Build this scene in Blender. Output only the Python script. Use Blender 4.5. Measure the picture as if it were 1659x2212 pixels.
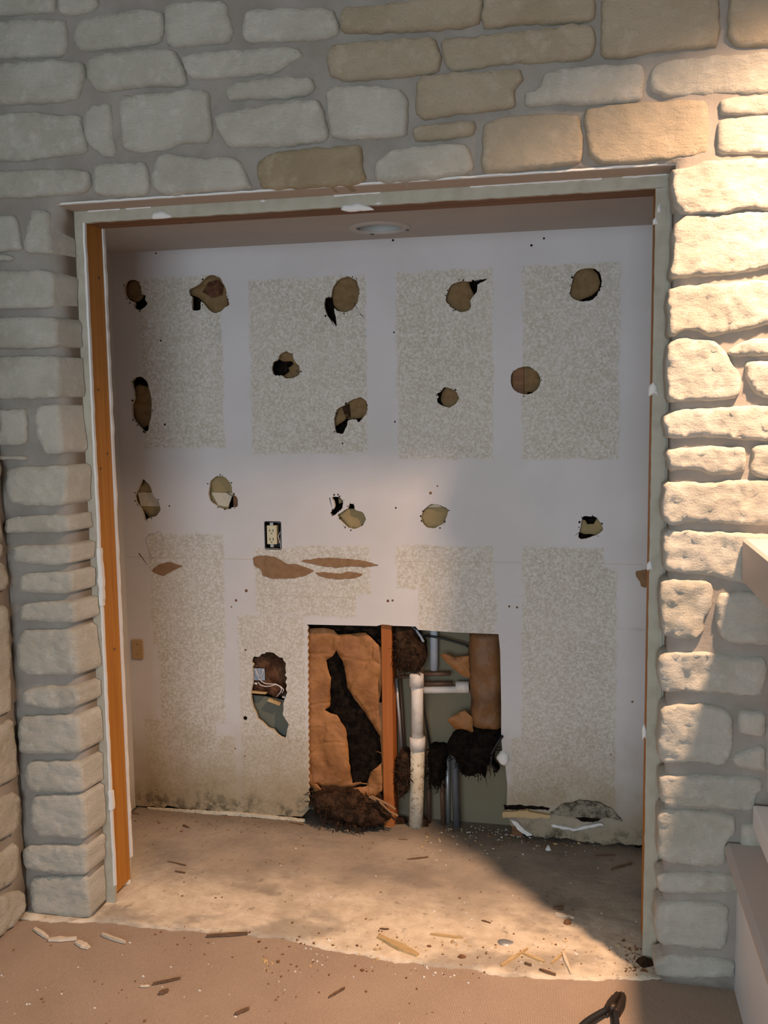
import bpy, math, random
import numpy as np
from mathutils import Vector, Matrix, noise
from mathutils.geometry import delaunay_2d_cdt

for o in list(bpy.data.objects): bpy.data.objects.remove(o, do_unlink=True)
SC = bpy.context.scene
COL = SC.collection

# ------------------------------------------------------------------ camera
CAM_LOC = Vector((1.3821, -2.4651, 1.4866))
YAW, PITCH, ROLL, FPX = 0.2100, -0.1071, -0.0135, 2005.9
def cam_axes():
    cy, sy, cp, sp = math.cos(YAW), math.sin(YAW), math.cos(PITCH), math.sin(PITCH)
    f = Vector((-sy*cp, cy*cp, sp)); r = Vector((cy, sy, 0)); u = r.cross(f)
    return (math.cos(ROLL)*r + math.sin(ROLL)*u, -math.sin(ROLL)*r + math.cos(ROLL)*u, f)
CR, CU, CF = cam_axes()
cd = bpy.data.cameras.new('camera'); cam = bpy.data.objects.new('camera', cd); COL.objects.link(cam)
cd.sensor_fit = 'HORIZONTAL'; cd.sensor_width = 36.0; cd.lens = FPX/1659*36.0
cd.clip_start = 0.05; cd.clip_end = 60
m = Matrix((CR, CU, -CF)).transposed().to_4x4(); m.translation = CAM_LOC
cam.matrix_world = m
SC.camera = cam

# ------------------------------------------------------------------ world, added daylight fill, exposure
w = bpy.data.worlds.new('world'); SC.world = w; w.use_nodes = True
bg = w.node_tree.nodes['Background']; bg.inputs[0].default_value = (0.79, 0.90, 1.0, 1); bg.inputs[1].default_value = 0.075
def area(name, loc, target, sx, sy, power, col):
    d = bpy.data.lights.new(name, 'AREA'); d.shape = 'RECTANGLE'; d.size = sx; d.size_y = sy; d.energy = power; d.color = col
    o = bpy.data.objects.new(name, d); COL.objects.link(o); o.location = loc
    o.rotation_euler = (Vector(target)-Vector(loc)).to_track_quat('-Z', 'Y').to_euler(); return o
area('daylight_fill', (0.65, -5.2, 1.30), (0.8, 0.3, 1.25), 2.4, 1.5, 60, (0.76, 0.89, 1.0))  # added soft cool source behind the camera
vs = SC.view_settings
vs.view_transform = 'Standard'; vs.look = 'None'; vs.exposure = 0.85; vs.gamma = 1.0; vs.use_curve_mapping = False

# ------------------------------------------------------------------ measurements (metres): wall plane y = 0, floor z = 0
W, H, D, HC, XL, XR, SEAM = 1.558, 2.03, 0.655, 2.063, -0.265, 1.83, 0.976
MORTAR, FACE = 0.084, 0.102           # how far mortar and stone faces stand before the plane y = 0
LWX = -0.238                          # face of the left stone wall
LAMP = Vector((2.09, -0.65, 2.655)); CEIL = 2.70

def ray(x, y):
    return CF*FPX + CR*(x-829.5) + CU*(1106-y)
def at(x, y, ax, v):
    d = ray(x, y); t = (v-CAM_LOC[ax])/d[ax]; return CAM_LOC + d*t
def XZ(x, y, Y): p = at(x, y, 1, Y); return (p.x, p.z)
def zm(pts, x0, y0, s, x1=None, y1=None): return [(x0+u*s, y0+v*(s)) for u, v in pts]

# ------------------------------------------------------------------ mesh helpers
def link(name, verts, faces, mat, parent=None, smooth=False):
    me = bpy.data.meshes.new(name); me.from_pydata([tuple(v) for v in verts], [], faces)
    mats = mat if isinstance(mat, (list, tuple)) else [mat]
    for mm in mats: me.materials.append(mm)
    if smooth: me.polygons.foreach_set('use_smooth', [True]*len(me.polygons))
    me.update()
    o = bpy.data.objects.new(name, me); COL.objects.link(o)
    if parent: o.parent = parent
    return o
def tag(o, label=None, cat=None, group=None, kind=None):
    if label: o['label'] = label
    if cat: o['category'] = cat
    if group: o['group'] = group
    if kind: o['kind'] = kind
    return o
def empty(name, loc=(0, 0, 0)):
    o = bpy.data.objects.new(name, None); COL.objects.link(o); o.location = loc; o.empty_display_size = .05; return o
def keep(child, parent):
    child.parent = parent; child.matrix_parent_inverse = Matrix.Translation(-Vector(parent.location)); return child

class MB:
    def __init__(s): s.v = []; s.f = []
    def add(s, vs_, fs_):
        n = len(s.v); s.v += [Vector(q) for q in vs_]; s.f += [tuple(i+n for i in f) for f in fs_]; return s
    def box(s, x0, x1, y0, y1, z0, z1, b=0.0):
        if b <= 0:
            v = [(x, y, z) for x in (x0, x1) for y in (y0, y1) for z in (z0, z1)]
            return s.add(v, [(0,1,3,2),(4,6,7,5),(0,4,5,1),(2,3,7,6),(0,2,6,4),(1,5,7,3)])
        # chamfered box
        v = []; idx = {}
        X, Y, Z = (x0, x1), (y0, y1), (z0, z1)
        for i in (0,1):
            for j in (0,1):
                for k in (0,1):
                    sx, sy, sz = (b if i==0 else -b), (b if j==0 else -b), (b if k==0 else -b)
                    idx[i,j,k,0] = len(v); v.append((X[i], Y[j]+sy, Z[k]+sz))
                    idx[i,j,k,1] = len(v); v.append((X[i]+sx, Y[j], Z[k]+sz))
                    idx[i,j,k,2] = len(v); v.append((X[i]+sx, Y[j]+sy, Z[k]))
        f = []
        q = [(0,0),(1,0),(1,1),(0,1)]
        for i in (0,1):
            f.append(tuple(idx[i,a,c,0] for a,c in (q if i else q[::-1])))
            f.append(tuple(idx[a,i,c,1] for a,c in (q[::-1] if i else q)))
            f.append(tuple(idx[a,c,i,2] for a,c in (q if i else q[::-1])))
        for a in (0,1):
            for c in (0,1):
                f.append((idx[0,a,c,1],idx[1,a,c,1],idx[1,a,c,2],idx[0,a,c,2]))
                f.append((idx[a,0,c,0],idx[a,1,c,0],idx[a,1,c,2],idx[a,0,c,2]))
                f.append((idx[a,c,0,0],idx[a,c,1,0],idx[a,c,1,1],idx[a,c,0,1]))
                for k in (0,1): pass
        for i in (0,1):
            for j in (0,1):
                for k in (0,1): f.append((idx[i,j,k,0],idx[i,j,k,1],idx[i,j,k,2]))
        return s.add(v, f)
    def tube(s, pts, r, n=12, cap=True):
        pts = [Vector(p) for p in pts]; rs = r if isinstance(r, (list, tuple)) else [r]*len(pts)
        base = len(s.v); up = None
        for i, p in enumerate(pts):
            t = (pts[min(i+1, len(pts)-1)]-pts[max(i-1, 0)])
            if t.length < 1e-9: t = Vector((0, 0, 1))
            t.normalize()
            if up is None: up = t.orthogonal().normalized()
            else:
                up = (up - t*up.dot(t))
                up = up.normalized() if up.length > 1e-6 else t.orthogonal().normalized()
            b = t.cross(up)
            for k in range(n):
                a = 2*math.pi*k/n; s.v.append(p + (up*math.cos(a)+b*math.sin(a))*rs[i])
        for i in range(len(pts)-1):
            for k in range(n):
                a = base+i*n+k; c = base+i*n+(k+1) % n; s.f.append((a, c, c+n, a+n))
        if cap:
            s.f.append(tuple(base+k for k in range(n))[::-1]); e = base+(len(pts)-1)*n
            s.f.append(tuple(e+k for k in range(n)))
        return s
    def lathe(s, prof, c, n=40, axis='Z'):
        base = len(s.v); c = Vector(c)
        for (r, h) in prof:
            for k in range(n):
                a = 2*math.pi*k/n
                d = Vector((r*math.cos(a), r*math.sin(a), h)) if axis == 'Z' else Vector((r*math.cos(a), h, r*math.sin(a)))
                s.v.append(c+d)
        for i in range(len(prof)-1):
            for k in range(n):
                a = base+i*n+k; q = base+i*n+(k+1) % n; s.f.append((a, q, q+n, a+n))
        return s
    def build(s, name, mat, parent=None, smooth=False):
        return link(name, s.v, s.f, mat, parent, smooth)

def area2(p): return .5*sum(p[i][0]*p[(i+1) % len(p)][1]-p[(i+1) % len(p)][0]*p[i][1] for i in range(len(p)))
def ccw(p): return list(p) if area2(p) > 0 else list(p)[::-1]
def chaikin(p, k=.16):
    out = []
    n = len(p)
    for i in range(n):
        a, b = p[i], p[(i+1) % n]
        out.append((a[0]*(1-k)+b[0]*k, a[1]*(1-k)+b[1]*k)); out.append((a[0]*k+b[0]*(1-k), a[1]*k+b[1]*(1-k)))
    return out
def outset(p, d):
    p = ccw(p); n = len(p); out = []
    for i in range(n):
        a, b = p[i-1], p[(i+1) % n]; tx, ty = b[0]-a[0], b[1]-a[1]; L = math.hypot(tx, ty) or 1
        out.append((p[i][0]+ty/L*d, p[i][1]-tx/L*d))
    return out
def resample(p, step, jit=0.0, fr=40., seed=0.0):
    out = []; n = len(p)
    for i in range(n):
        a, b = p[i], p[(i+1) % n]; L = math.hypot(b[0]-a[0], b[1]-a[1]); k = max(1, int(round(L/step)))
        for j in range(k):
            t = j/k; x = a[0]+(b[0]-a[0])*t; y = a[1]+(b[1]-a[1])*t
            if jit:
                q = noise.noise_vector(Vector((x*fr, y*fr, seed))); x += q[0]*jit; y += q[1]*jit
            out.append((x, y))
    return out
def inside(px_, py_, poly):
    P = np.asarray(poly); x1, y1 = P[:, 0], P[:, 1]; x2, y2 = np.roll(x1, -1), np.roll(y1, -1)
    X = np.asarray(px_)[:, None]; Y = np.asarray(py_)[:, None]
    c = ((y1 > Y) != (y2 > Y)) & (X < (x2-x1)*(Y-y1)/np.where(y2-y1 == 0, 1e-12, y2-y1)+x1)
    return (c.sum(1) % 2).astype(bool)
def dist(px_, py_, poly):
    P = np.asarray(poly); a = P; b = np.roll(P, -1, 0); d = b-a
    q = np.stack([np.asarray(px_), np.asarray(py_)], 1)[:, None, :]
    t = np.clip(((q-a)*d).sum(2)/np.maximum((d*d).sum(1), 1e-12), 0, 1)
    return np.sqrt((((a+d*t[..., None])-q)**2).sum(2)).min(1)
def fill(outline, holes, step, rng, gap=.55, extra=()):
    """triangles inside outline minus holes with interior points; returns verts2d, tris, loops (index lists)"""
    pts = list(outline); edges = [(i, (i+1) % len(outline)) for i in range(len(outline))]
    for h in holes:
        n = len(pts); pts += list(h); edges += [(n+i, n+(i+1) % len(h)) for i in range(len(h))]
    P = np.asarray(outline); x0, y0 = P.min(0); x1, y1 = P.max(0)
    if step:
        gx, gy = np.meshgrid(np.arange(x0+step*.5, x1, step), np.arange(y0+step*.5, y1, step))
        gx = gx.ravel(); gy = gy.ravel()
        gx = gx+rng.uniform(-.33, .33, gx.shape)*step; gy = gy+rng.uniform(-.33, .33, gy.shape)*step
        if len(gx):
            ok = inside(gx, gy, outline) & (dist(gx, gy, outline) > step*gap)
            for h in holes: ok &= ~inside(gx, gy, h) & (dist(gx, gy, h) > step*gap)
            pts += list(zip(gx[ok], gy[ok]))
    pts += list(extra)
    V, E, F, *_ = delaunay_2d_cdt([Vector(p) for p in pts], edges, [], 0, 1e-7)
    V = np.array([(v[0], v[1]) for v in V]); T = [tuple(f) for f in F]
    c = np.array([V[list(t)].mean(0) for t in T])
    ok = inside(c[:, 0], c[:, 1], outline)
    for h in holes: ok &= ~inside(c[:, 0], c[:, 1], h)
    T = [t for t, k in zip(T, ok) if k]
    T2 = []
    for t in T:
        a, b, d = V[t[0]], V[t[1]], V[t[2]]
        T2.append(t if (b[0]-a[0])*(d[1]-a[1])-(b[1]-a[1])*(d[0]-a[0]) > 0 else t[::-1])
    return V, T2
def slab(name, outline, holes, tofn, h_front, h_back, mat, parent=None, step=None, seed=1, smooth=False, hfn=None):
    """plate with real thickness: front at h_front(+hfn), back at h_back, side walls on every rim"""
    rng = np.random.default_rng(seed)
    V, T = fill(outline, holes, step, rng)
    n = len(V); vs_ = []
    for (u, v) in V: vs_.append(tofn(u, v, h_front+(hfn(u, v) if hfn else 0)))
    for (u, v) in V: vs_.append(tofn(u, v, h_back+(hfn(u, v) if hfn and abs(h_back-h_front) < .004 else 0)))
    cnt = {}
    for t in T:
        for i in range(3):
            a, b = t[i], t[(i+1) % 3]; cnt[(a, b)] = 1
    fs = [t for t in T] + [tuple(i+n for i in t[::-1]) for t in T]
    for (a, b) in cnt:
        if (b, a) not in cnt: fs.append((b, a, a+n, b+n))
    return link(name, vs_, fs, mat, parent, smooth)
def pillow(name, poly, tofn, base, edge, face, rnd, rough, mat, parent=None, step=.016, jit=.003, seed=0, smooth=True, fr=22., chk=1, side_step=.012, tex=None, inset=0.0, hew=0.0):
    """hewn stone or clump: traced outline, side wall from base to edge, rounded rise to face, uneven face"""
    rng = np.random.default_rng(seed+7)
    p = ccw(poly)
    for _ in range(chk): p = chaikin(p)
    p = resample(p, side_step, jit, 45., seed*3.1)
    ex = []
    if inset:
        n = len(p); ix, iy = [], []
        for i in range(n):
            a, b = p[i-1], p[(i+1) % n]; tx, ty = b[0]-a[0], b[1]-a[1]; L = math.hypot(tx, ty) or 1
            ix.append(p[i][0]-ty/L*inset); iy.append(p[i][1]+tx/L*inset)
        ok = inside(ix, iy, p) & (dist(ix, iy, p) > inset*.8)
        ex = [(x, y) for x, y, k in zip(ix, iy, ok) if k]
    V, T = fill(p, [], step, rng, .75 if inset else .55, ex)
    d = dist(V[:, 0], V[:, 1], p); n = len(V)
    tilt = rng.uniform(-1, 1, 2)*.02
    c = V.mean(0); vs_ = []
    for i, (u, v) in enumerate(V):
        t = min(d[i]/rnd, 1); k = math.sqrt(max(0, 1-(1-t)**2))
        q = Vector((u*fr, v*fr, seed*1.7))
        nz = noise.fractal(q, 1.0, 2.0, 4)
        h = edge+(face-edge)*k + rough*nz*min(1, .25+k) + ((u-c[0])*tilt[0]+(v-c[1])*tilt[1])*k
        if hew: h += hew*k*(noise.fractal(Vector((u*55, v*85, seed*.9)), 1, 2, 3)+.5*noise.fractal(Vector((u*18, v*110, seed*.7)), 1, 2, 2))
        if tex: h += tex(u, v)*k
        vs_.append(tofn(u, v, h))
    cnt = {}
    for t in T:
        for i in range(3): cnt[(t[i], t[(i+1) % 3])] = 1
    fs = list(T); m = {}
    for (a, b) in cnt:
        if (b, a) not in cnt:
            for i in (a, b):
                if i not in m: m[i] = len(vs_); vs_.append(tofn(V[i][0], V[i][1], base))
            fs.append((b, a, m[a], m[b]))
    return link(name, vs_, fs, mat, parent, smooth)
def front(Y0=0.0):
    return lambda u, v, h: Vector((u, Y0-h, v))            # a wall that looks towards -y
def flat(z0=0.0):
    return lambda u, v, h: Vector((u, v, z0+h))            # lies on a floor
def leftw(u, v, h): return Vector((LWX+h, u, v))           # left wall looks towards +x, u = y

# ------------------------------------------------------------------ materials
class NT:
    def __init__(s, name, rough=.85, spec=.25):
        s.m = bpy.data.materials.new(name); s.m.use_nodes = True; s.t = s.m.node_tree
        s.b = s.t.nodes['Principled BSDF']; s.b.inputs['Roughness'].default_value = rough
        s.b.inputs['Specular IOR Level'].default_value = spec
        s.co = s.n('ShaderNodeNewGeometry').outputs['Position']; s.h = None
    def n(s, t, **kw):
        q = s.t.nodes.new(t)
        for k, v in kw.items(): setattr(q, k, v)
        return q
    def set(s, sock, v):
        if hasattr(v, 'is_output') or isinstance(v, bpy.types.NodeSocket): s.t.links.new(v, sock)
        else: sock.default_value = v
    def noise(s, scale, detail=4, rough=.55, co=None, dist=0.0):
        q = s.n('ShaderNodeTexNoise'); q.inputs['Scale'].default_value = scale; q.inputs['Detail'].default_value = detail
        q.inputs['Roughness'].default_value = rough; q.inputs['Distortion'].default_value = dist
        s.t.links.new(co or s.co, q.inputs['Vector']); return q.outputs['Fac']
    def vor(s, scale, co=None, feat='F1'):
        q = s.n('ShaderNodeTexVoronoi', feature=feat); q.inputs['Scale'].default_value = scale
        s.t.links.new(co or s.co, q.inputs['Vector']); return q.outputs['Distance']
    def scale(s, v, co=None):
        q = s.n('ShaderNodeVectorMath', operation='MULTIPLY'); s.t.links.new(co or s.co, q.inputs[0]); q.inputs[1].default_value = v; return q.outputs[0]
    def math(s, op, a, b=0.0, clamp=False):
        q = s.n('ShaderNodeMath', operation=op); q.use_clamp = clamp; s.set(q.inputs[0], a); s.set(q.inputs[1], b); return q.outputs[0]
    def mr(s, v, a, b, c=0.0, d=1.0):
        q = s.n('ShaderNodeMapRange'); q.interpolation_type = 'SMOOTHSTEP'
        s.set(q.inputs['Value'], v); q.inputs['From Min'].default_value = a; q.inputs['From Max'].default_value = b
        q.inputs['To Min'].default_value = c; q.inputs['To Max'].default_value = d; return q.outputs['Result']
    def mix(s, f, a, b):
        q = s.n('ShaderNodeMix', data_type='RGBA')
        def c(v): return v if not isinstance(v, tuple) else (v if len(v) == 4 else v+(1,))
        s.set(q.inputs[0], f); s.set(q.inputs[6], c(a)); s.set(q.inputs[7], c(b)); return q.outputs[2]
    def xyz(s, co=None):
        q = s.n('ShaderNodeSeparateXYZ'); s.t.links.new(co or s.co, q.inputs[0]); return q.outputs
    def rnd(s): return s.n('ShaderNodeObjectInfo').outputs['Random']
    def col(s, c): s.set(s.b.inputs['Base Color'], c if not isinstance(c, tuple) else (c if len(c) == 4 else c+(1,))); return s
    def bump(s, h, strength=.5, distance=.004):
        q = s.n('ShaderNodeBump'); q.inputs['Strength'].default_value = strength; q.inputs['Distance'].default_value = distance
        s.t.links.new(h, q.inputs['Height'])
        if s.h: s.t.links.new(s.h, q.inputs['Normal'])
        s.h = q.outputs['Normal']; s.t.links.new(s.h, s.b.inputs['Normal']); return s

def stone_mat(name, c1, c2, c3):
    s = NT(name, .9, .15)
    a = s.mix(s.mr(s.noise(7, 5), .35, .68), c1, c2)
    a = s.mix(s.mr(s.noise(26, 5, .65), .5, .75, 0, .75), a, c3)
    a = s.mix(s.mr(s.noise(150, 3), .60, .78, 0, .35), a, tuple(x*.55 for x in c2))
    a = s.mix(s.mr(s.rnd(), 0, 1, 0, .22), a, c3)
    s.col(a); s.bump(s.noise(1, 7, .7, s.scale((38, 38, 80))), .75, .010); s.bump(s.noise(190, 5, .75), .7, .004); return s.m
M = {}
M['stone'] = stone_mat('limestone', (0.546, 0.522, 0.450), (0.450, 0.426, 0.354), (0.636, 0.612, 0.546))
M['stone_tan'] = stone_mat('tan_limestone', (0.462, 0.390, 0.282), (0.390, 0.324, 0.222), (0.540, 0.474, 0.372))
M['stone_brown'] = stone_mat('brown_limestone', (0.396, 0.312, 0.198), (0.318, 0.246, 0.150), (0.480, 0.396, 0.270))
s = NT('mortar', .95, .1)
s.col(s.mix(s.mr(s.noise(9, 5), .3, .7), (.255, .228, .195), (.325, .295, .258))); s.bump(s.noise(90, 6, .65), .5, .004); M['mortar'] = s.m
s = NT('beige_paint', .6, .3)
s.col(s.mix(s.mr(s.noise(22, 5), .35, .75), (.42, .395, .315), (.35, .32, .25))); s.bump(s.noise(70, 4), .25, .002); M['beige'] = s.m
s = NT('white_plaster', .8, .2); s.col(s.mix(s.noise(60, 3), (.66, .65, .62), (.74, .73, .71))); s.bump(s.noise(120, 4), .4, .002); M['white'] = s.m
s = NT('white_paint', .45, .4); s.col((.78, .79, .80)); M['wpaint'] = s.m
s = NT('soffit_plaster', .9, .1); s.col(s.mix(s.noise(25, 4), (.42, .365, .31), (.47, .41, .36))); s.bump(s.noise(90, 5), .4, .003); M['soffit'] = s.m
def wood(name, c1, c2, ax='z', rough=.65):
    s = NT(name, rough, .25)
    sc = {'z': (60, 60, 2.2), 'x': (2.2, 60, 60), 'y': (60, 2.2, 60)}[ax]
    g = s.noise(1.0, 5, .6, s.scale(sc)); b = s.noise(5, 3, .5, s.scale((1, 1, .35) if ax == 'z' else (.35, 1, 1)))
    a = s.mix(s.mr(g, .35, .7), c1, c2); a = s.mix(s.mr(b, .4, .7, 0, .6), a, tuple(x*.72 for x in c1))
    kn = s.vor(3.1); a = s.mix(s.mr(kn, .045, .02), a, tuple(x*.3 for x in c2))
    s.col(a); s.bump(g, .25, .002); return s.m
M['stud'] = wood('orange_pine', (0.448, 0.196, 0.034), (0.358, 0.140, 0.022))
M['stud_dark'] = wood('aged_lumber', (.22, .11, .05), (.13, .06, .028), 'x')
M['stud_red'] = wood('reddish_pine', (0.396, 0.132, 0.031), (0.297, 0.088, 0.020))
M['splinter'] = wood('raw_splinter', (.58, .42, .22), (.46, .31, .14), 'x')
M['splinter_dark'] = wood('dark_splinter', (.17, .10, .06), (.10, .06, .035), 'x')
M['pale_chip'] = wood('pale_chip', (.68, .58, .46), (.60, .50, .38), 'x')

# drywall of the alcove: white joint compound with mottled patches where wallpaper glue held
def rect_mask(s, x0, x1, z0, z1, X, Z, e=.006):
    a = s.math('MINIMUM', s.math('SUBTRACT', X, x0), s.math('SUBTRACT', x1, X))
    b = s.math('MINIMUM', s.math('SUBTRACT', Z, z0), s.math('SUBTRACT', z1, Z))
    return s.mr(s.math('MINIMUM', a, b), -e, e)
PATCH_PX = [(305, 598, 480, 968), (542, 600, 792, 980), (858, 585, 1064, 992), (1128, 570, 1338, 992),
            (325, 1155, 485, 1395), (345, 1390, 485, 1560), (552, 1185, 768, 1330), (640, 1180, 800, 1282), (856, 1180, 1068, 1272), (905, 1265, 1072, 1368), (1128, 1182, 1302, 1300), (1128, 1225, 1330, 1690),
            (318, 1556, 470, 1750), (470, 1590, 510, 1750), (520, 1330, 662, 1760), (1105, 1600, 1330, 1740)]
def drywall():
    s = NT('alcove_drywall', .8, .2)
    wob = s.n('ShaderNodeTexNoise'); wob.inputs['Scale'].default_value = 16; wob.inputs['Detail'].default_value = 5; wob.inputs['Roughness'].default_value = .7
    s.t.links.new(s.co, wob.inputs['Vector'])
    wx = s.xyz(wob.outputs['Color']); P = s.xyz()
    X = s.math('ADD', P[0], s.math('MULTIPLY', s.math('SUBTRACT', wx[0], .5), .035))
    Z = s.math('ADD', P[2], s.math('MULTIPLY', s.math('SUBTRACT', wx[1], .5), .035))
    mk = None
    for (a, b, c, d) in PATCH_PX:
        p0 = at(a, b, 1, D); p1 = at(c, d, 1, D); p2 = at(a, d, 1, D); p3 = at(c, b, 1, D)
        q = rect_mask(s, (p0.x+p2.x)/2, (p1.x+p3.x)/2, (p1.z+p2.z)/2, (p0.z+p3.z)/2, X, Z)
        mk = q if mk is None else s.math('MAXIMUM', mk, q)
    blot = s.mr(s.noise(120, 8, .8), .40, .62)
    big = s.mr(s.noise(5, 3), .35, .7)
    pat = s.mix(blot, s.mix(big, (.475, .440, .375), (.425, .395, .325)), (.655, .640, .605))
    mud = s.mix(s.mr(s.noise(3.2, 4), .3, .7), (0.612, 0.600, 0.606), (0.558, 0.548, 0.548))
    c = s.mix(mk, mud, pat)
    # water stain and mould along the foot of the wall
    st = s.math('ADD', P[2], s.math('MULTIPLY', s.math('SUBTRACT', s.noise(6, 5, .65), .5), .34))
    c = s.mix(s.mr(st, .46, .03, 0, .85), c, (.29, .22, .12))
    c = s.mix(s.math('MULTIPLY', s.mr(st, .12, .0), s.mr(s.noise(28, 5, .7), .42, .62)), c, (.10, .085, .055))
    # fine pencil-dark scuffs
    sc = s.noise(1, 5, .7, s.scale((4, 4, 40)))
    c = s.mix(s.math('MULTIPLY', s.mr(sc, .66, .74, 0, .35), s.mr(P[2], 1.15, .75)), c, (.25, .22, .19))
    s.col(c); s.bump(s.math('MULTIPLY', s.noise(120, 6, .75), mk), .15, .003); s.bump(s.noise(160, 3), .18, .0015); return s.m
M['drywall'] = drywall()
s = NT('side_drywall', .8, .2)
P_ = s.xyz(); st = s.math('ADD', P_[2], s.math('MULTIPLY', s.math('SUBTRACT', s.noise(6, 5, .65), .5), .3))
s.col(s.mix(s.mr(st, .2, .0, 0, .6), s.mix(s.noise(6, 4), (0.575, 0.564, 0.529), (0.517, 0.494, 0.454)), (0.345, 0.265, 0.161))); s.bump(s.noise(60, 4), .25, .002); M['sidewall'] = s.m
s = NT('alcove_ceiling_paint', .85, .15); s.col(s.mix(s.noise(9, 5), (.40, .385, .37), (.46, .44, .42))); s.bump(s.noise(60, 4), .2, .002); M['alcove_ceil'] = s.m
s = NT('gypsum_core', .9, .1); s.col(s.mix(s.noise(90, 4), (.62, .57, .46), (.50, .44, .33))); s.bump(s.noise(130, 4), .6, .003); M['gypsum'] = s.m
s = NT('mouldy_gypsum', .95, .1); s.col(s.mix(s.mr(s.noise(38, 6, .7), .38, .62), (.075, .068, .05), (.30, .265, .20))); s.bump(s.noise(60, 5, .7), .9, .008); M['mould'] = s.m
s = NT('kraft_paper', .6, .35)
s.col(s.mix(s.mr(s.noise(14, 5), .35, .7), (0.347, 0.157, 0.052), (0.224, 0.093, 0.029))); kc = s.n('ShaderNodeTexVoronoi', feature='DISTANCE_TO_EDGE'); kc.inputs['Scale'].default_value = 5.5; wn = s.n('ShaderNodeTexNoise'); wn.inputs['Scale'].default_value = 5; s.t.links.new(s.co, wn.inputs['Vector']); vm = s.n('ShaderNodeVectorMath', operation='ADD'); s.t.links.new(s.co, vm.inputs[0]); vs2 = s.n('ShaderNodeVectorMath', operation='SCALE'); vs2.inputs['Scale'].default_value = .16; s.t.links.new(wn.outputs['Color'], vs2.inputs[0]); s.t.links.new(vs2.outputs[0], vm.inputs[1]); s.t.links.new(vm.outputs[0], kc.inputs['Vector'])
s.bump(s.mr(kc.outputs['Distance'], 0, .06), .32, .008); s.bump(s.noise(15, 3, .5, None, .4), .8, .014); M['kraft'] = s.m
s = NT('dark_kraft', .55, .35); s.col(s.mix(s.mr(s.noise(9, 5), .35, .7), (.20, .095, .036), (.10, .05, .022))); s.bump(s.noise(15, 3, .5, None, .4), .8, .012); M['kraft_dark'] = s.m  # darker brown kraft, used for the roll
s = NT('kraft_backing', .75, .2); s.col(s.mix(s.mr(s.noise(40, 5), .35, .7), (.215, .140, .066), (.165, .102, .044))); s.bump(s.noise(90, 4), .4, .002); M['backing'] = s.m
s = NT('tan_backing', .75, .2); s.col(s.mix(s.noise(50, 4), (.335, .26, .135), (.27, .205, .10))); s.bump(s.noise(90, 4), .4, .002); M['backing_tan'] = s.m
s = NT('brown_face_paper', .85, .1); s.col(s.mix(s.mr(s.noise(40, 5), .35, .7), (.27, .165, .092), (.22, .13, .07))); s.bump(s.noise(120, 4), .4, .002); M['brown_paper'] = s.m
s = NT('brown_wool', .95, .05); s.col(s.mix(s.mr(s.noise(34, 6, .7), .35, .65), (.028, .016, .010), (.080, .046, .028)))
s.bump(s.noise(1, 6, .7, s.scale((40, 40, 120))), 1.0, .012); M['wool'] = s.m
s = NT('reddish_wool', .95, .05); s.col(s.mix(s.mr(s.noise(34, 6, .7), .35, .65), (.07, .032, .018), (.19, .095, .055))); s.bump(s.noise(60, 6, .7), 1.0, .012); M['wool_red'] = s.m
s = NT('dark_wool', .95, .05); s.col(s.mix(s.mr(s.noise(40, 6, .7), .35, .65), (.007, .0055, .005), (.026, .018, .013))); s.bump(s.noise(90, 6, .7), 1.0, .012); M['wool_dark'] = s.m
s = NT('grey_green_board', .85, .15); s.col(s.mix(s.noise(8, 5), (.225, .20, .135), (.17, .15, .10))); s.bump(s.noise(60, 4), .3, .002); M['board'] = s.m
s = NT('dark_green_board', .8, .2); s.col(s.mix(s.noise(12, 5), (.11, .12, .095), (.17, .175, .14))); M['green_board'] = s.m
s = NT('white_pvc', .4, .45); s.col(s.mix(s.mr(s.noise(30, 4), .5, .75), (.66, .62, .57), (.52, .46, .39))); M['pvc'] = s.m
s = NT('dirty_pvc', .7, .3); a = s.mix(s.mr(s.noise(70, 5, .7), .50, .66), (.60, .56, .45), (.24, .19, .12)); s.col(s.mix(s.mr(s.noise(10, 4), .45, .7, 0, .5), a, (.38, .30, .19))); s.bump(s.noise(90, 4), .4, .002); M['pvc_dirty'] = s.m
s = NT('grey_pvc', .5, .4); s.col((.42, .46, .52)); M['pvc_grey'] = s.m
s = NT('old_copper', .5, .4); s.col(s.mix(s.noise(40, 4), (.16, .095, .06), (.085, .055, .04))); s.b.inputs['Metallic'].default_value = .3; M['copper'] = s.m
s = NT('galvanised_steel', .45, .5); s.col((.36, .37, .38)); s.b.inputs['Metallic'].default_value = .6; M['steel'] = s.m
s = NT('dark_iron', .6, .4); s.col(s.mix(s.noise(40, 4), (.06, .065, .075), (.11, .11, .115))); M['iron'] = s.m
s = NT('black_rubber', .5, .4); s.col((.012, .012, .013)); M['black'] = s.m
s = NT('blue_box_plastic', .5, .4); s.col(s.mix(s.noise(60, 3), (.20, .27, .36), (.34, .38, .44))); M['blue'] = s.m
s = NT('ivory_plastic', .4, .4); s.col((.56, .52, .36)); M['ivory'] = s.m
s = NT('tan_plastic', .5, .35); s.col(s.mix(s.noise(30, 3), (.42, .29, .15), (.36, .24, .12))); M['tan'] = s.m
s = NT('wire_white', .5, .3); s.col((.62, .60, .60)); M['wire'] = s.m
s = NT('lamp_enamel', .35, .5); s.col((.52, .58, .60)); M['enamel'] = s.m
s = NT('lamp_trim', .45, .4); s.col((.45, .43, .40)); M['trimring'] = s.m
s = NT('ceiling_paint', .9, .1); s.col((.62, .60, .56)); M['ceil'] = s.m
s = NT('wood_cap_paint', .5, .35); s.col(s.mix(s.noise(30, 4), (.50, .46, .435), (.46, .42, .395))); M['cap'] = s.m
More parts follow.
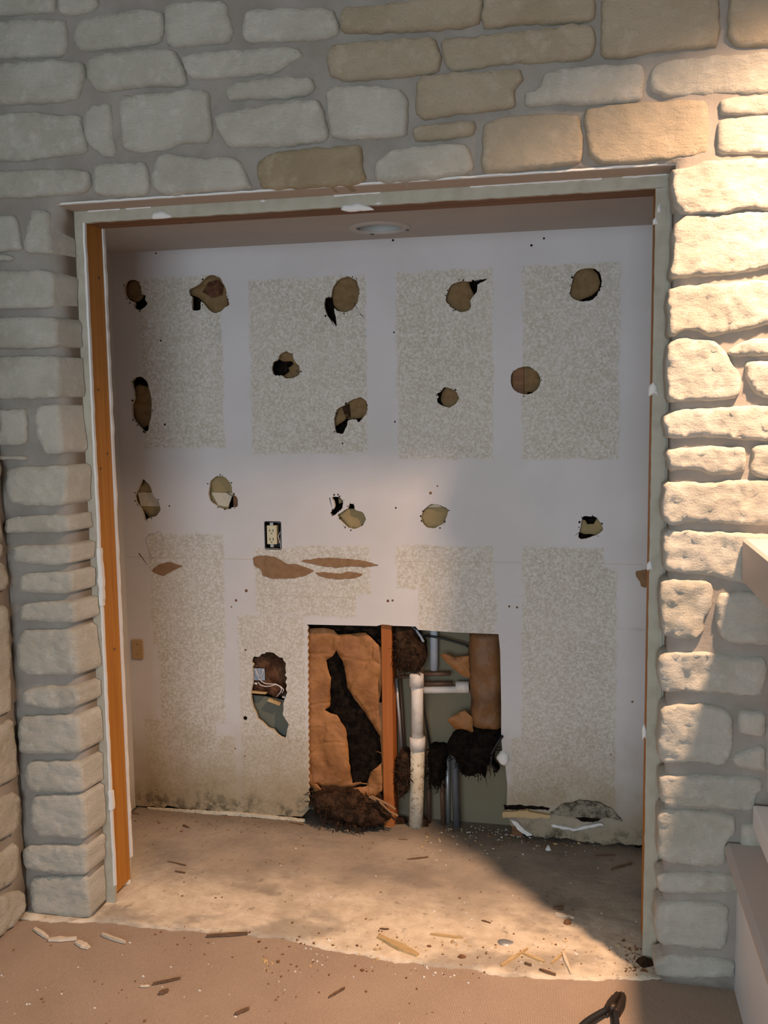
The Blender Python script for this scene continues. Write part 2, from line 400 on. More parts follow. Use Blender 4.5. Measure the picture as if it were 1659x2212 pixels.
s = NT('tool_steel', .4, .5); s.col(s.mix(s.noise(120, 4), (.030, .022, .018), (.075, .05, .035))); s.b.inputs['Metallic'].default_value = .5; M['tool'] = s.m
# floors
s = NT('alcove_concrete', .85, .2); P_ = s.xyz()
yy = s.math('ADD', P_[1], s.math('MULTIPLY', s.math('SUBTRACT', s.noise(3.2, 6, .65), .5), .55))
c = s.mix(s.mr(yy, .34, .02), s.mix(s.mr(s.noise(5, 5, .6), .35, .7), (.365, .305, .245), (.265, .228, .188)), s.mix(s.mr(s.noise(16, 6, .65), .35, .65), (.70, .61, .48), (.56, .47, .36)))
c = s.mix(s.mr(s.noise(2.6, 4, .6, s.scale((1, 1.8, 1))), .50, .64, 0, .6), c, (.21, .185, .16))
c = s.mix(s.mr(s.noise(30, 7, .75), .56, .68, 0, .65), c, (.17, .145, .12))
c = s.mix(s.mr(s.noise(60, 5, .7), .66, .74, 0, .7), c, (.62, .57, .47))
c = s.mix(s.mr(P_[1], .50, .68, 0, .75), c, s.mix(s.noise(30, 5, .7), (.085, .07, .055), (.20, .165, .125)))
s.col(c); s.bump(s.noise(26, 6, .65), .55, .006); s.bump(s.noise(140, 4), .4, .002); M['concrete'] = s.m
s = NT('tan_carpet', .95, .05)
wv = s.n('ShaderNodeTexWave', wave_type='BANDS', bands_direction='X'); wv.inputs['Scale'].default_value = 78; wv.inputs['Distortion'].default_value = .6; wv.inputs['Detail'].default_value = 1
s.t.links.new(s.co, wv.inputs['Vector'])
wy = s.n('ShaderNodeTexWave', wave_type='BANDS', bands_direction='Y'); wy.inputs['Scale'].default_value = 60; wy.inputs['Distortion'].default_value = .8
s.t.links.new(s.co, wy.inputs['Vector'])
rib = s.math('MULTIPLY', wv.outputs['Fac'], s.mr(wy.outputs['Fac'], 0, 1, .5, 1))
c = s.mix(s.mr(s.noise(4, 4), .3, .7), (.50, .385, .300), (.44, .335, .26))
c = s.mix(s.mr(rib, .0, .6, .45, 0), c, (.20, .155, .12))
c = s.mix(s.mr(s.noise(55, 4), .6, .75, 0, .35), c, (.46, .385, .32))
s.col(c); s.bump(rib, .6, .004); s.bump(s.noise(220, 3), .5, .002); M['carpet'] = s.m

# ------------------------------------------------------------------ setting: floor, ceiling
MB().box(-.6, 3.4, -6.0, 1.0, -.12, -.008).build('floor', M['concrete'])
floor = bpy.data.objects['floor']; tag(floor, 'stained bare concrete floor of the stripped alcove', kind='structure')
# gritty raised skim of old adhesive on the alcove floor
def hill(u, v): return .006*max(0, noise.fractal(Vector((u*7, v*7, 3)), 1, 2, 4))
edge_px = [(-40, 2003), (60, 1985), (150, 1990), (240, 1988), (330, 2003), (430, 2010), (530, 2014), (640, 2030), (740, 2055), (840, 2072), (930, 2084), (1020, 2092), (1090, 2106), (1180, 2112), (1270, 2112), (1340, 2114), (1400, 2112), (1500, 2108), (1600, 2106), (1800, 2100)]
ep = [at(x, y, 2, .004) for x, y in edge_px]
co = [(p.x, p.y) for p in ep]
co = resample([(-.6, co[0][1])]+co+[(3.4, co[-1][1]), (3.4, -6.0), (-.6, -6.0)], .6)
fine = []
for i, p in enumerate(co):
    q = co[(i+1) % len(co)]; L = math.hypot(q[0]-p[0], q[1]-p[1]); k = max(1, int(L/.012)) if p[1] > -.4 and q[1] > -.4 else 1
    for j in range(k):
        t = j/k; x = p[0]+(q[0]-p[0])*t; y = p[1]+(q[1]-p[1])*t
        n_ = noise.noise_vector(Vector((x*60, y*60, 5)))
        fine.append((x+n_[0]*.004, y+n_[1]*.007) if p[1] > -.4 else (x, y))
front_edge = sorted([(p.x, p.y) for p in ep if XL < p.x < XR])
fe = []
for i in range(len(front_edge)-1):
    (xa, ya), (xb, yb_) = front_edge[i], front_edge[i+1]
    for j in range(max(1, int((xb-xa)/.010))):
        t = j/max(1, int((xb-xa)/.010)); x = xa+(xb-xa)*t
        n_ = noise.noise_vector(Vector((x*70, 3, 1))); m_ = noise.noise_vector(Vector((x*18, 8, 1)))
        fe.append((x, ya+(yb_-ya)*t-.004+n_[1]*.007+m_[1]*.010))
def hill2(u, v): return hill(u, v)*min(1, max(0, (v+.13)/.10))
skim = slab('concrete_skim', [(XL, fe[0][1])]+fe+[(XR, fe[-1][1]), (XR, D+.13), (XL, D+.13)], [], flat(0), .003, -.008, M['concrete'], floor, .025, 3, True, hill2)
carpet = slab('floor', fine, [], flat(0), .001, -.008, M['carpet'])
tag(carpet, 'tan ribbed low pile carpet in front of the stone wall with a ragged edge', kind='structure')
MB().box(-.6, 3.4, -6.0, .2, CEIL, CEIL+.1).build('ceiling', M['ceil'])
tag(bpy.data.objects['ceiling'], 'plain painted ceiling of the room above the stone wall', kind='structure')

# ------------------------------------------------------------------ front stone wall
JL = [(-.029, 2.066), (-.029, 1.4), (-.029, .7), (-.031, 0)]           # left return (x, z)
JR = [(1.600, 0), (1.598, 1.0), (1.596, 2.066)]
wout = [(LWX-.08, 0), (LWX-.08, CEIL), (3.3, CEIL), (3.3, 0)] + JR + JL
wout = ccw(wout)
def mfn(u, v): return .010*max(0, min(1, (u-1.56)/.06))*(v < 2.3)+.004*noise.fractal(Vector((u*9, v*9, 0)), 1, 2, 3)
def wallfn(u, v, h):
    k = 1 if -.14 < u < .02 and v < 2.06 else 0
    return Vector((u-.026*k*min(1, v/.7)*max(0, min(1, (u+.12)/.08))*h/FACE, -h, v))
wall = slab('wall_front', resample(wout, .05), [], wallfn, MORTAR, 0.0, M['mortar'], None, .03, 5, True, mfn)
tag(wall, 'rough limestone wall with grey mortar joints around the alcove opening', kind='structure')
a = .50030
def A(p): return zm(p, 0, 0, a)
def B(p): return zm(p, 829, 0, a)
def R(p): return zm(p, 1300, 340, .37087)
def S(p): return zm(p, 1300, 1100, .50280)
def P3(p): return zm(p, 0, 420, .32558)
def P4(p): return zm(p, 0, 1100, .40690)
T_, N_, K_ = 'stone_tan', 'stone', 'stone_brown'
STONES = [
 (A([(-60,-40),(225,-40),(228,35),(150,45),(0,58),(-60,58)]), N_), (A([(245,-40),(405,-40),(412,20),(385,40),(280,55),(248,45)]), N_),
 (A([(-60,95),(120,82),(262,80),(278,130),(275,230),(100,240),(-60,245)]), N_),
 (A([(335,85),(420,62),(600,35),(690,50),(698,90),(690,175),(560,190),(350,212),(318,195),(312,150)]), N_),
 (A([(705,30),(720,12),(940,-5),(975,25),(970,60),(1000,130),(985,170),(870,185),(720,190),(708,130)]), N_),
 (A([(1055,40),(1200,30),(1430,32),(1448,80),(1455,135),(1400,160),(1150,168),(1045,172),(1040,110)]), N_),
 ([(733,25),(740,14),(830,8),(1000,-18),(1042,-18),(1040,10),(1030,50),(920,60),(830,64),(745,66),(733,58)], T_),
 (A([(-60,275),(120,265),(250,258),(345,265),(358,310),(335,370),(325,420),(200,435),(40,442),(-60,445)]), N_),
 (A([(375,245),(480,225),(600,212),(740,210),(775,270),(800,350),(770,365),(650,358),(540,375),(420,390),(375,340),(368,290)]), N_),
 (A([(780,240),(840,222),(1020,215),(1150,200),(1275,198),(1298,230),(1245,260),(1180,305),(1020,322),(840,332),(800,310)]), N_),
 (A([(975,370),(1040,348),(1200,332),(1340,332),(1352,370),(1335,400),(1200,418),(1050,418),(980,425),(970,395)]), N_),
 ([(704,110),(715,95),(760,90),(830,85),(925,77),(940,85),(948,120),(945,150),(900,157),(830,163),(740,170),(712,160),(706,140)], T_),
 (A([(-60,500),(60,480),(160,482),(220,495),(335,490),(345,560),(368,640),(350,655),(200,670),(60,690),(-60,690)]), N_),
 (A([(375,455),(460,445),(468,490),(470,560),(492,640),(488,665),(440,670),(400,640),(365,610),(358,560),(362,490)]), N_),
 (A([(510,415),(620,405),(720,395),(860,380),(890,400),(895,500),(905,590),(880,608),(770,610),(720,635),(600,650),(560,645),(525,640),(518,540),(508,450)]), N_),
 (A([(920,490),(1000,480),(1120,455),(1300,428),(1370,432),(1390,480),(1410,575),(1405,600),(1240,625),(1080,625),(980,625),(955,590),(930,545)]), N_),
 ([(702,195),(715,185),(780,182),(860,190),(876,205),(878,250),(873,290),(830,292),(740,297),(715,290),(705,250)], N_),
 (A([(-60,740),(120,732),(330,728),(370,745),(378,790),(355,828),(200,838),(60,848),(-60,850)]), N_),
 (A([(410,710),(520,700),(615,700),(632,740),(630,820),(600,838),(480,838),(405,835),(402,760)]), N_),
 (A([(700,660),(760,668),(860,680),(990,675),(1030,700),(1060,760),(1080,800),(1000,812),(860,820),(720,838),(660,820),(650,770),(665,700)]), N_),
 (A([(1150,665),(1200,650),(1350,640),(1540,622),(1555,640),(1555,720),(1570,770),(1540,785),(1400,795),(1200,808),(1120,805),(1108,760),(1105,700)]), K_),
 ([(808,370),(812,350),(830,332),(850,322),(900,315),(990,308),(1005,312),(1015,335),(1018,360),(1000,373),(960,378),(880,386),(830,390),(812,386)], N_),
 (B([(440,-40),(905,-40),(908,70),(880,85),(700,90),(560,95),(435,112),(420,60)]), T_),
 (B([(940,-40),(1450,-40),(1450,190),(1350,200),(1180,210),(1100,225),(1030,242),(960,240),(942,215)]), T_),
 (B([(1500,-40),(1900,-40),(1900,190),(1580,190),(1520,180),(1492,150),(1495,60)]), T_),
 (B([(240,165),(400,150),(600,130),(820,100),(900,105),(912,160),(900,230),(850,248),(700,255),(520,262),(300,300),(265,270)]), T_),
 (B([(140,325),(300,310),(520,300),(585,295),(600,330),(560,370),(560,455),(520,462),(380,475),(250,492),(160,508),(138,480)]), T_),
 (B([(690,310),(800,290),(960,280),(1060,275),(1120,280),(1128,320),(1110,370),(1112,425),(1040,430),(900,440),(760,440),(640,452),(610,440),(615,395),(660,380),(685,350)]), N_),
 (B([(1180,275),(1250,255),(1400,240),(1560,228),(1900,210),(1900,385),(1560,400),(1400,400),(1220,405),(1170,390),(1148,350),(1160,300)]), N_),
 (B([(130,545),(250,528),(385,515),(392,545),(385,570),(280,585),(130,602),(125,570)]), T_),
 (B([(430,530),(500,505),(620,490),(830,490),(848,520),(855,640),(840,700),(700,715),(560,730),(450,742),(428,735),(425,600)]), T_),
 (B([(880,470),(1000,450),(1200,435),(1380,425),(1400,440),(1402,560),(1405,655),(1340,670),(1200,680),(1050,698),(930,700),(890,670),(875,560),(865,500)]), T_),
 (B([(1450,430),(1500,418),(1900,390),(1900,480),(1560,490),(1452,492)]), N_), (B([(1450,520),(1560,500),(1900,485),(1900,655),(1580,660),(1440,660),(1440,580)]), N_),
 (R([(410,75),(500,60),(600,25),(800,10),(1180,0),(1180,300),(960,310),(900,295),(820,300),(740,320),(560,330),(450,325),(425,260),(415,150)]), N_),
 (R([(425,390),(470,345),(600,335),(760,332),(860,316),(1180,325),(1180,600),(950,640),(860,660),(700,685),(540,690),(400,705),(420,560),(415,460)]), N_),
 (R([(390,770),(480,755),(700,735),(850,720),(1180,715),(1180,950),(950,970),(850,1000),(720,1020),(640,1045),(540,1000),(470,1005),(420,1040),(395,1040),(390,900)]), N_),
 (R([(385,1080),(470,1055),(640,1068),(700,1110),(760,1200),(815,1290),(800,1370),(770,1405),(660,1415),(520,1410),(400,1425),(385,1380),(378,1200)]), N_),
 (R([(725,1140),(800,1090),(900,1060),(1180,1055),(1180,1150),(900,1150),(780,1160)]), N_), (R([(835,1200),(900,1185),(1180,1180),(1180,1410),(950,1400),(890,1370),(850,1300)]), N_),
 (R([(375,1500),(470,1470),(700,1460),(850,1450),(1180,1455),(1180,1640),(900,1645),(780,1640),(600,1630),(380,1630),(370,1560)]), N_),
 (R([(380,1710),(480,1695),(620,1685),(830,1690),(840,1750),(835,1830),(760,1840),(640,1850),(560,1820),(480,1810),(400,1825)]), N_),
 (R([(870,1700),(900,1680),(1180,1680),(1180,1870),(900,1870),(875,1830),(885,1760)]), N_),
 (R([(370,1900),(500,1895),(640,1900),(760,1880),(1180,1885),(1180,2140),(900,2140),(700,2130),(540,2120),(400,2145),(360,2110),(358,2000)]), N_),
 (S([(270,110),(300,95),(420,95),(600,105),(650,110),(860,110),(860,330),(700,330),(560,310),(480,285),(370,275),(275,265),(268,180)]), N_),
 (S([(260,310),(340,305),(470,315),(478,360),(465,420),(440,470),(435,530),(400,555),(330,555),(270,545),(255,450),(252,370)]), N_),
 (S([(505,370),(580,355),(680,365),(714,390),(860,420),(860,590),(700,580),(560,575),(510,550),(495,500),(497,430)]), N_),
 (S([(250,640),(300,620),(450,620),(600,640),(690,635),(710,680),(705,740),(690,800),(620,800),(480,790),(360,780),(270,790),(245,720)]), N_),
 (S([(735,640),(860,640),(860,800),(735,800)]), N_),
 (S([(265,850),(340,845),(420,840),(520,855),(555,880),(560,990),(550,1060),(520,1100),(440,1085),(330,1085),(260,1095),(245,1060),(250,960)]), N_),
 (S([(595,870),(700,870),(702,975),(640,970),(590,955),(585,900)]), N_), (S([(565,1080),(600,1045),(640,1030),(702,1022),(702,1125),(640,1118),(580,1105)]), N_),
 (S([(250,1150),(400,1150),(560,1150),(690,1160),(695,1200),(660,1230),(650,1290),(560,1290),(440,1285),(260,1270),(250,1210)]), N_),
 ([(1658,1545),(1760,1545),(1760,1738),(1657,1740)], N_), ([(1645,1745),(1760,1745),(1760,1800),(1660,1800)], N_),
 (S([(248,1300),(340,1295),(500,1305),(570,1320),(572,1390),(530,1430),(530,1520),(500,1530),(400,1530),(290,1520),(248,1500),(245,1400)]), N_),
 ([(1602,1782),(1640,1780),(1700,1790),(1700,1850),(1610,1850),(1600,1820)], N_),
 (S([(238,1580),(320,1570),(480,1568),(585,1575),(585,1640),(480,1650),(350,1645),(240,1640)]), N_),
 (S([(235,1700),(330,1690),(480,1690),(545,1710),(540,1800),(520,1890),(480,1893),(350,1875),(250,1865),(228,1790)]), N_),
 (S([(225,1945),(300,1920),(450,1930),(570,1945),(570,2010),(450,2010),(350,2010),(240,2010)]), N_),
]
random.seed(4)
for i, (pp, mt) in enumerate(STONES):
    poly = [XZ(x, y, -FACE) for x, y in pp]
    poly = outset(poly, .0035)
    poly = [(u, max(.004, v)) for u, v in poly]
    rough = .006 if pp[0][0] > 1380 and pp[0][1] > 300 else .0035
    rt = pp[0][0] > 1380 and pp[0][1] > 300
    pillow('stone', poly, front(), .03, MORTAR+(.006 if rt else .003), FACE+random.uniform(-.004, .002)+(.008 if rt else 0), .007, rough, M[mt], wall, .0115, .0042, i, inset=.005, hew=.0050 if rt else .0026, chk=1, side_step=.010)
# corner stones of the left pier: their right ends turn the corner and run back to the plasterboard
PIER = [
 (P3([(-60,140),(80,130),(105,200),(125,280),(135,370),(-60,380)]), 0), (P3([(205,100),(300,95),(312,200),(325,300),(330,395),(160,385),(155,330),(180,200)]), 1),
 (P3([(-60,398),(40,392),(75,415),(60,440),(-60,445)]), 0),
 (P3([(-60,500),(100,500),(320,500),(345,540),(345,750),(200,755),(-60,758)]), 1), (P3([(-60,815),(160,808),(350,808),(370,850),(372,920),(378,1010),(200,1025),(60,1020),(-60,1025)]), 1),
 (P3([(-60,1075),(100,1070),(375,1065),(385,1150),(392,1250),(392,1350),(200,1355),(-60,1355)]), 1), (P3([(-60,1430),(80,1425),(155,1425),(170,1500),(165,1650),(120,1670),(-60,1665)]), 0),
 (P3([(245,1400),(380,1385),(388,1500),(405,1600),(415,1720),(290,1730),(260,1650),(235,1600),(225,1480)]), 1), (P3([(-60,1735),(100,1730),(180,1745),(160,1765),(-60,1765)]), 0),
 (P3([(40,1820),(120,1805),(300,1800),(430,1800),(438,1900),(442,2070),(200,2070),(70,2050),(35,1950)]), 1),
 (P4([(25,45),(200,32),(352,30),(358,80),(360,125),(100,130),(15,130)]), 1), (P4([(65,195),(200,192),(375,188),(375,250),(370,290),(280,302),(180,295),(65,285),(58,230)]), 1),
 (P4([(110,345),(250,335),(372,335),(376,380),(380,440),(340,452),(200,450),(100,440),(95,390)]), 1), (P4([(105,505),(250,490),(390,490),(396,550),(400,605),(320,605),(180,595),(100,595)]), 1),
 (P4([(105,645),(250,640),(385,640),(394,750),(410,830),(410,885),(280,885),(140,885),(85,850),(75,750)]), 1), (P4([(115,965),(250,940),(402,945),(408,1000),(415,1045),(330,1065),(250,1060),(120,1035)]), 1),
 (P4([(105,1105),(200,1095),(330,1095),(415,1105),(424,1200),(432,1300),(300,1300),(100,1300),(92,1200)]), 1), (P4([(140,1345),(260,1340),(430,1345),(435,1430),(440,1510),(320,1505),(150,1500),(130,1420)]), 1),
 (P4([(160,1525),(300,1520),(442,1520),(450,1600),(460,1700),(458,1755),(320,1745),(200,1745),(155,1680)]), 1), (P4([(120,1790),(300,1785),(458,1795),(460,1870),(462,1945),(330,1940),(200,1925),(125,1900)]), 1),
 (P4([(150,1960),(300,1960),(458,1955),(465,2050),(475,2175),(430,2195),(250,2185),(165,2150)]), 1),
]
def splay(u, v, h):
    # the end of the pier leans outwards towards the viewer higher up
    return .022*min(1, v/.7)*max(0, min(1, (u+.10)/.045))*(1-h/FACE)
def pierfn(u, v, h): return Vector((u+splay(u, v, h), -h, v))
for i, (pp, corner) in enumerate(PIER):
    poly = [XZ(x, y, -FACE) for x, y in pp]; poly = [(max(u, LWX-.02), max(.004, v)) for u, v in poly]
    pillow('stone', poly, pierfn if corner else front(), .004 if corner else .03, MORTAR+.006, FACE+random.uniform(-.003, .003), .004, .003, M['stone'], wall, .0115, .0035, 200+i, chk=1, inset=.003, hew=.0030, side_step=.009)

# left stone wall running towards the viewer
lw = slab('wall_left', resample([(-.084, 0), (-.084, CEIL), (-1.5, CEIL), (-1.5, 0)], .12), [], leftw, -.006, -.12, M['mortar'], None, .06, 6, True, mfn)
tag(lw, 'side wall of rough limestone blocks at the left edge meeting the pier', kind='structure')
def YZ(x, y): p = at(x, y, 0, LWX+.01); return (p.y, p.z)
LEFT = [[(-60,110),(10,120),(20,145),(18,200),(-60,200)],[(-60,215),(30,215),(50,300),(45,350),(-60,390)],[(-60,450),(45,430),(55,560),(60,700),(60,900),(70,960),(-60,1010)],
 [(-60,1050),(20,1030),(72,995),(88,1180),(96,1285),(40,1320),(-60,1370)],[(-60,1430),(105,1350),(100,1560),(-60,1640)],
 [(-60,1700),(30,1660),(95,1612),(102,1760),(75,1815),(-60,1890)],[(-60,1930),(60,1860),(125,1850),(140,1950),(60,2055),(-60,2130)]]
for i, q in enumerate(LEFT):
    poly = [YZ(x*.43478, 1120+y*.43396) for x, y in q]; poly = [(min(u, -.09), max(.004, v)) for u, v in poly]
    pillow('stone', poly, leftw, -.05, -.002, .010, .007, .004, M['stone'], lw, .014, .003, 300+i, inset=.005, hew=.0025)
# courses above and nearer, outside the picture but part of the same wall
rr = random.Random(9); z = .01; k = 0
while z < CEIL-.08:
    hgt = rr.uniform(.11, .17); y = -.40 if z < 1.0 else -.10
    while y > -1.45:
        ln = rr.uniform(.22, .42); x0, x1 = max(y-ln+.02, -1.49), y
        if x1-x0 < .06: break
        z1 = min(z+hgt-.022, CEIL-.01)
        pillow('stone', [(x0, z+rr.uniform(0, .012)), (x1, z+rr.uniform(0, .012)), (x1-rr.uniform(0, .02), z1), (x0+rr.uniform(0, .02), z1-rr.uniform(0, .01))], leftw, -.05, -.004, .012, .012, .005, M['stone'], lw, .03, .003, 400+k, side_step=.03); k += 1
        y -= ln
    z += hgt

# ------------------------------------------------------------------ opening: jamb lumber, plasterboard edges, soffit
def rag(pts, step=.02, j=.002, seed=0): return resample(pts, step, j, 55., seed)
jl = empty('trim_1', (0, 0, 0)); tag(jl, 'left jamb of the opening: bare orange stud between raw plasterboard edges', kind='structure')
MB().box(-.038, 0, .0125, .101, .03, H+.02, .002).build('stud', M['stud'], jl)
slab('board_strip', rag([(-.064, .0), (-.0005, .0), (-.0005, H), (-.064, H)], .02, .0012, 1), [], front(0), 0.0, -.0125, M['beige'], jl, None)
slab('board_edge', rag([(-.004, .06), (.0022, .06), (.0022, H), (-.004, H)], .025, .0018, 2), [], front(0), .0005, -.010, M['white'], jl, None)
slab('board_edge', rag([(-.012, .10), (.0045, .10), (.0045, H+.02), (-.012, H+.02)], .025, .0030, 3), [], front(.1012), 0, -.012, M['white'], jl, None)
MB().box(-.3, -.010, .1135, .126, 0, HC).build('board_back', M['sidewall'], jl)
for (x, y) in [(213, 600), (212, 842), (217, 1012), (247, 1402), (232, 980)]:
    p = at(x, y, 0, 0.0); MB().tube([(-.002, p.y, p.z), (.0012, p.y, p.z)], .0045, 8).build('nail_hole', M['splinter_dark'], jl)
for (z0, z1, dx) in [(.93, 1.10, .006), (.30, .36, .005)]:
    slab('plaster_crust', rag([(-.006, z0), (dx, z0), (dx+.002, (z0+z1)/2), (dx, z1), (-.006, z1)], .012, .004, z0), [], front(0), .003, -.012, M['white'], jl, None)
p = at(283, 1893, 2, .01); pillow('plaster_lump', [(p.x-.006, .004), (p.x+.02, .004), (p.x+.012, .03), (p.x, .045)], front(.108), -.01, 0, .016, .01, .004, M['white'], jl, .008, .002, 3)
jr = empty('trim_2', (W, 0, 0)); tag(jr, 'right jamb of the opening with a narrow painted board strip and putty marks', kind='structure')
keep(MB().box(W, W+.038, .0125, .101, .03, H+.02, .002).build('stud', M['stud']), jr)
keep(slab('board_strip', rag([(W-.001, 0), (W+.048, 0), (W+.048, H), (W-.001, H)], .02, .0014, 4), [], front(0), 0.0, -.0125, M['beige']), jr)
keep(slab('corner_bead', rag([(W+.024, .0), (W+.034, .0), (W+.034, H), (W+.024, H)], .03, .001, 5), [], front(0), .004, -.003, M['beige']), jr)
keep(MB().box(W+.002, W+.3, .1015, .114, 0, HC).build('board_back', M['sidewall']), jr)
for (x, y, sx, sz, sd) in [(1411, 840, .012, .020, 1), (1416, 478, .006, .010, 2), (1424, 450, .004, .012, 3), (1404, 1222, .007, .014, 4), (1392, 1580, .006, .022, 5)]:
    u, v = XZ(x, y, 0)
    keep(pillow('putty_patch', [(u-sx, v-sz), (u+sx*.3, v-sz*.6), (u+sx, v-sz), (u+sx*.8, v+sz*.3), (u, v+sz), (u-sx, v+sz*.3)], front(0), -.001, .001, .004, .004, .001, M['white'], None, .006, .002, sd, side_step=.006), jr)
hd = empty('trim_3', (W/2, 0, H)); tag(hd, 'head of the opening: dark header lumber, painted board strip and plaster soffit', kind='structure')
keep(MB().box(-.038, W+.038, .0125, .1015, H+.002, H+.12, .002).build('header_beam', M['stud_dark']), hd)
keep(slab('board_strip', rag([(-.064, H), (W+.05, H), (W+.05, H+.045), (-.064, H+.045)], .02, .0022, 6), [], front(0), 0.0, -.0125, M['beige']), hd)
keep(MB().box(-.05, W+.044, -.083, -.001, H+.032, H+.037).build('soffit', M['soffit']), hd)
keep(slab('caulk_bead', rag([(-.02, H+.0335), (W+.02, H+.0335), (W+.02, H+.038), (-.02, H+.038)], .025, .0018, 7), [], front(-.079), .0065, 0, M['white']), hd)
for (x0, x1) in [(190, 258), (272, 325), (722, 822), (1015, 1300), (1345, 1440)]:
    u0 = XZ(x0, 450, 0)[0]; u1 = XZ(x1, 390, 0)[0]
    keep(slab('caulk_bead', rag([(u0, H+.0285), (u1, H+.0285), (u1, H+.033), (u0, H+.033)], .015, .0022, x0), [], front(0), .003, 0, M['white']), hd)
for (x0, y0, x1, y1, sd) in [(325, 456, 372, 472, 1), (735, 440, 812, 455, 2), (806, 436, 826, 441, 3), (560, 428, 574, 436, 5)]:
    a_, b_ = XZ(x0, y0, 0), XZ(x1, y1, 0)
    keep(pillow('putty_patch', [(a_[0], b_[1]+.003), (b_[0]*.6+a_[0]*.4, b_[1]), (b_[0], b_[1]+.004), (b_[0]*.8+a_[0]*.2, (a_[1]+b_[1])/2), (b_[0]*.5+a_[0]*.5, a_[1]), (a_[0]+.004, a_[1]-.006)], front(0), -.001, .001, .004, .004, .001, M['white'], None, .008, .003, sd, side_step=.007), hd)

# ------------------------------------------------------------------ alcove: side walls, ceiling, back wall with knocked holes
MB().box(XL-.012, XL, .114, D+.012, 0, HC).build('wall_alcove_left', M['sidewall']); tag(bpy.data.objects['wall_alcove_left'], 'narrow left side wall of the alcove in worn white plasterboard', kind='structure')
MB().box(XR, XR+.012, .114, D+.012, 0, HC).build('wall_alcove_right', M['sidewall']); tag(bpy.data.objects['wall_alcove_right'], 'right side wall of the alcove hidden behind the jamb', kind='structure')
lc = at(820, 492, 2, HC)
LR = .098
hole = [(lc.x+.076*math.cos(2*math.pi*k/40), lc.y+.076*math.sin(2*math.pi*k/40)) for k in range(40)]
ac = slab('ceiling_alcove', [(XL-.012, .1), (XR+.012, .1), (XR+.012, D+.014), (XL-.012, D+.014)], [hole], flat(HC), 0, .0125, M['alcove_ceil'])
tag(ac, 'dropped ceiling of the alcove with one recessed lamp', kind='structure')
dl = empty('recessed_light', (lc.x, lc.y, HC)); tag(dl, 'round recessed ceiling light with a worn trim ring in the alcove ceiling', 'ceiling light')
keep(MB().lathe([(.070, .004), (.071, -.003), (.078, -.006), (.090, -.0045), (LR, -.001), (LR, .0)], lc, 48).build('trim_ring', M['trimring'], None, True), dl)
keep(MB().lathe([(.0705, -.002), (.071, .02), (.068, .05), (.058, .075), (.03, .088), (.0, .09)], lc, 48).build('reflector', M['enamel'], None, True), dl)
keep(MB().lathe([(.012, .085), (.014, .06), (.03, .045), (.036, .03), (.03, .02), (.0, .014)], lc, 24).build('bulb', M['enamel'], None, True), dl)
for (ang, rr_) in [(2.2, .078), (.3, .080), (3.6, .076)]:
    q = Vector(lc)+Vector((math.cos(ang)*rr_, math.sin(ang)*rr_, -.004))
    keep(MB().tube([q, q+Vector((.012, .004, -.004))], .0025, 6).build('spring_clip', M['iron']), dl)

C1 = lambda p: zm(p, 240, 480, .35564)
C2 = lambda p: zm(p, 830, 480, .35564)
C3 = lambda p: zm(p, 240, 980, .35564)
C4 = lambda p: zm(p, 830, 980, .36166)
C5 = lambda p: zm(p, 240, 1340, .26522)
C8 = lambda p: zm(p, 500, 1380, .10850)
CB = lambda p: zm(p, 640, 1320, .28933)
def ell(cx, cy, rx, ry, n=18, rot=0):
    return [(cx+rx*math.cos(t)*math.cos(rot)-ry*math.sin(t)*math.sin(rot), cy+rx*math.cos(t)*math.sin(rot)+ry*math.sin(t)*math.cos(rot)) for t in [2*math.pi*k/n for k in range(n)]]
